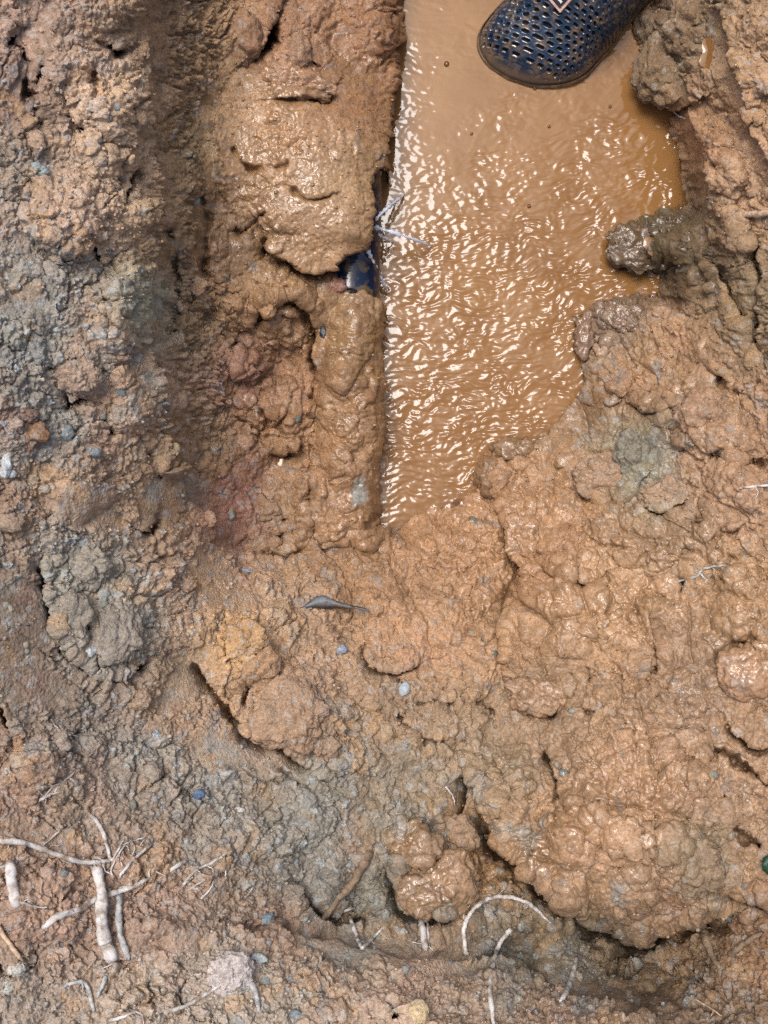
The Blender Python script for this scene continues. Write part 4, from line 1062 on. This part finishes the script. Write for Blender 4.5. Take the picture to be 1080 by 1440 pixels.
# ------------------------------------------------------------------ leaves
def leaf(u, v, outline_, ridge_, h, m, name, label, veins=()):
    """a blade folded along its ridge: outline and ridge in pixels round (u, v)"""
    p, n = ground_at(u, v); z = p.z + .004
    nn_ = len(ridge_); vs = []; tri = []
    for (tx, ty), (rx, ry), (bx, by) in zip(outline_[0], ridge_, outline_[1]):
        for (x, y), hh in (((tx, ty), .2), (((tx + rx) / 2, (ty + ry) / 2), .75), ((rx, ry), 1), (((bx + rx) / 2, (by + ry) / 2), .6), ((bx, by), 0)):
            vs.append(to_world(u + x + random.uniform(-.9, .9), v + y + random.uniform(-.9, .9), z + (hh + random.uniform(-.16, .16)) * h))
    for i in range(nn_ - 1):
        for k in range(4):
            a, b, c, d = i * 5 + k, i * 5 + k + 1, (i + 1) * 5 + k + 1, (i + 1) * 5 + k
            tri += [(a, b, c), (a, c, d)]
    me = fast_mesh(name, np.array(vs), np.array(tri))
    o = link(name, me, m); md = o.modifiers.new('thick', 'SOLIDIFY'); md.thickness = .0007
    return tag(o, label, 'leaf')
top = [(-42,2),(-30,-4),(-18,-13),(-6,-15),(6,-9),(16,-4),(28,-1),(40,1),(56,6)]
rid = [(-42,3),(-30,0),(-18,-6),(-6,-8),(6,-4),(16,-1),(28,1),(40,3),(56,7)]
bot = [(-42,4),(-30,4),(-18,4),(-6,4),(6,4),(16,3),(28,4),(40,5),(56,8)]
leaf(463, 852, (top, bot), rid, .006, M_LEAF, 'dead_leaf', 'folded blue grey dead leaf with a stalk on the mud')
top = [(-8,0),(-6,-9),(2,-15),(12,-16),(24,-8)]; rid = [(-8,0),(-4,-1),(2,-1),(12,0),(24,0)]; bot = [(-8,0),(-6,8),(2,14),(12,14),(24,8)]
leaf(1079, 1216, (top, bot), rid, .004, M_GREEN, 'green_leaf', 'bit of green leaf at the right edge')
top = [(-24,0),(-10,-5),(6,-4),(20,-2)]; rid = [(-24,1),(-10,-1),(6,0),(20,0)]; bot = [(-24,2),(-10,3),(6,4),(20,2)]
leaf(478, 1290 - 470 - 46, (top, bot), rid, .003, M_LEAF, 'dark_leaf', 'dark leaf scrap at the buried end of the pipe')

# ------------------------------------------------------------------ bubbles on the water
for (u, v, r) in ((628,90,4),(663,188,2.4),(744,290,2.8),(772,178,2.4),(752,124,3.2),(858,150,2.4)):
    v0, f0 = ICO[2]
    x, y, _ = to_world(u, v, 0)
    me = fast_mesh('bubble', v0 * (r / PPM) * np.array([1, 1, .7]) + np.array([x, y, .0006]), f0)
    a = me.attributes.new('murk', 'FLOAT', 'POINT'); a.data.foreach_set('value', np.full(len(v0), .3, np.float32))
    tag(link('bubble', me, M_WATER), 'tiny bubble floating on the calm muddy water', 'bubble', 'bubbles floating on the pool')

# ------------------------------------------------------------------ the shoe
def build_shoe():
    root_ = bpy.data.objects.new('rubber_shoe', None); COL.objects.link(root_)
    tag(root_, 'dark navy perforated rubber shoe standing in the muddy water', 'shoe')
    L_, Wd = .285, .108
    ns, nt = 440, 260
    s = np.linspace(0, 1, ns)
    # half width and top height along the shoe, toe at s = 0
    def hw(s):
        toe = np.sqrt(np.clip(1 - (1 - np.clip(s / .20, 0, 1)) ** 2.6, 0, 1))
        heel = np.sqrt(np.clip(1 - np.clip((s - .84) / .16, 0, 1) ** 2.4, 0, 1))
        return Wd / 2 * toe * heel * (1 - .16 * sstep(.35, .65, s)) + .0005
    def ht(s):
        return (.030 + .012 * sstep(.0, .18, s) + .046 * sstep(.12, .50, s) - .012 * sstep(.6, .95, s)) * np.sqrt(np.clip(1 - (1 - np.clip(s / .12, 0, 1)) ** 2, 0, 1)) + .0
    def curve(s): return .006 * np.sin(s * 3.0)           # the sole's slight inward sweep
    th = np.linspace(0, math.pi, nt)
    S, T = np.meshgrid(s, th, indexing='ij')
    w = hw(S); hgt = ht(S)
    ct, st_ = np.cos(T), np.sin(T)
    ex = .82
    X = np.sign(ct) * np.abs(ct) ** ex * w + curve(S)
    Zs = np.abs(st_) ** .9 * hgt
    Y = -S * L_
    Y0 = Y
    def shear(x, s): return -.40 * (Wd / 2 - x) * (1 - sstep(.03, .55, s))
    # perforations: staggered rounded openings, in arc-length coordinates
    arc = (T / math.pi - .5) * (2 * w + 1.1 * hgt)
    px_, py_ = .0088, .0077
    row = np.floor(-Y / py_); ox = (row % 2) * .5
    cx = (arc / px_ + ox); fx = cx - np.floor(cx) - .5; fy = (-Y / py_) - row - .5
    q = (np.abs(fx * px_ / .0027) ** 3 + np.abs(fy * py_ / .0020) ** 3) 
    hole = sstep(1.25, .75, q) * sstep(.035, .07, S) * sstep(.80, .72, S) * sstep(.012, .018, Zs)
    rim = np.exp(-((q ** .33 - 1.12) / .16) ** 2) * sstep(.03, .06, S) * sstep(.012, .018, Zs)
    Y = Y + shear(X, S)
    Pn = np.stack([X, Y, Zs], -1)
    a_ = np.gradient(Pn, axis=0); b_ = np.gradient(Pn, axis=1)
    n_ = np.cross(a_, b_); n_ /= np.linalg.norm(n_, axis=-1, keepdims=True) + 1e-12
    ctr = np.stack([curve(S), Y, Zs * 0], -1)
    flip = np.sign(((Pn - ctr) * n_).sum(-1, keepdims=True)); n_ = n_ * np.where(flip == 0, 1, flip)
    Pn = Pn + n_ * (-.0042 * hole + .0007 * rim)[..., None]
    op = ((S[:-1, :-1] - .72) / .22) ** 2 + ((T[:-1, :-1] - math.pi / 2) / (.30 * math.pi)) ** 2
    keep = op > 1
    me = grid_mesh('upper', Pn, ns, nt, keep)
    cell = h01(row.astype(np.int64), np.floor(cx).astype(np.int64), 5)
    silt = np.clip(hole * (cell > .45) + sstep(.026, .012, Zs) * .8 + sstep(.12, .0, S) * sstep(.25, .75, cell) * hole, 0, 1)
    at_s = me.attributes.new('silt', 'FLOAT', 'POINT'); at_s.data.foreach_set('value', silt.astype(np.float32).ravel())
    link('upper', me, M_RUBBER, root_)
    # the lining inside
    Pi = np.stack([X * .93, Y * .985 - .003, Zs * .94], -1)[::6, ::6]
    opi = op[::6, ::6][:Pi.shape[0] - 1, :Pi.shape[1] - 1] > 1
    link('lining', grid_mesh('lining', Pi, Pi.shape[0], Pi.shape[1], opi), M_LINER, root_)
    # collar round the opening
    ang = np.linspace(0, 2 * math.pi, 60)
    cp = []
    for t in ang:
        ss = .72 + .22 * math.cos(t); tt = math.pi / 2 + .30 * math.pi * math.sin(t)
        ww, hh = float(hw(np.array(ss))), float(ht(np.array(ss)))
        cp.append((math.copysign(abs(math.cos(tt)) ** ex, math.cos(tt)) * ww + curve(ss), -ss * L_, math.sin(tt) ** .9 * hh))
    link('collar', tube_mesh('collar', cp, .0035, 10, False), M_RUBBER, root_)
    # sole with its flared rim
    so = np.linspace(0, 1, 90)
    vs = []; tri = []
    prof = [(1.0, .012), (1.022, .010), (1.03, .002), (1.03, -.016), (.96, -.022)]
    outl = [(float(sg_ * hw(np.array(x)) + curve(x)), float(-x * L_ + shear(sg_ * hw(np.array(x)) + curve(x), x))) for sg_, seq in ((1, so), (-1, so[::-1])) for x in seq]
    no = len(outl); c0 = np.array([0, -L_ / 2])
    for k_, z_ in prof:
        for x, y in outl:
            dx = x - 0; 
            vs.append((x * k_, (y - c0[1]) * (1 + (k_ - 1) * .45) + c0[1], z_))
    for r in range(len(prof) - 1):
        for i in range(no):
            j = (i + 1) % no; a, b, c, d = r * no + i, r * no + j, (r + 1) * no + j, (r + 1) * no + i
            tri += [(a, b, c), (a, c, d)]
    base = (len(prof) - 1) * no
    vs.append((0, -L_ / 2, -.022)); ci = len(vs) - 1
    for i in range(no): tri.append((base + i, base + (i + 1) % no, ci))
    link('sole', fast_mesh('sole', np.array(vs, float), np.array(tri)), M_SOLE, root_)
    # square tag on the instep, set as a diamond
    def plate(name, pts, z0, z1, m, parent):
        n = len(pts); v_ = [(x, y, z0) for x, y in pts] + [(x, y, z1) for x, y in pts]
        f = []
        for i in range(n):
            j = (i + 1) % n; f += [(i, j, n + j), (i, n + j, n + i)]
        for i in range(1, n - 1): f += [(n, n + i, n + i + 1)]
        me = fast_mesh(name, np.array(v_, float), np.array(f)); me.polygons.foreach_set('use_smooth', np.zeros(len(me.polygons), bool))
        return link(name, me, m, parent)
    sc = .315; sp_ = float(ht(np.array(sc)))
    tagr = bpy.data.objects.new('tag', None); COL.objects.link(tagr); tagr.parent = root_
    slope = math.atan2(float(ht(np.array(sc + .02)) - ht(np.array(sc - .02))), .04 * L_)
    tagr.location = (.012, -sc * L_ + float(shear(.012, sc)), sp_ + .0003); tagr.rotation_euler = (-slope, 0, math.radians(-3))
    q = .0125
    sq = lambda r: [(-r, -r), (r, -r), (r, r), (-r, r)]
    plate('tag_border', sq(q), -.002, .0022, M_TAG_EDGE, tagr)
    plate('tag_face', sq(q * .80), .0, .0026, M_TAG_DARK, tagr)
    g = q * .80
    plate('tag_mark', [(-g * .75, g * .40), (g * .55, g * .40), (g * .55, g * .62), (-g * .75, g * .62)], .001, .003, M_TAG_WHITE, tagr)
    plate('tag_mark', [(g * .40, -g * .7), (g * .62, -g * .7), (g * .62, g * .398), (g * .40, g * .398)], .001, .003, M_TAG_WHITE, tagr)
    plate('tag_dot', [(g * .22 * math.cos(t) - g * .1, g * .22 * math.sin(t)) for t in np.linspace(0, 2 * math.pi, 12, endpoint=False)], .001, .003, M_TAG_RED, tagr)
    # rest it: toe low in the water, instep rising
    return root_
shoe = build_shoe()
SHOE_TIP = (693, 137)
zt = -.010
x, y, _ = to_world(SHOE_TIP[0], SHOE_TIP[1], zt)
shoe.location = (x, y, zt)
# local -Y runs from toe to heel; heading up and to the right of the picture
ang = math.atan2(1.0, 1.05)      # direction toe -> heel in world
shoe.rotation_euler = (math.radians(-5), 0, ang + math.pi / 2)
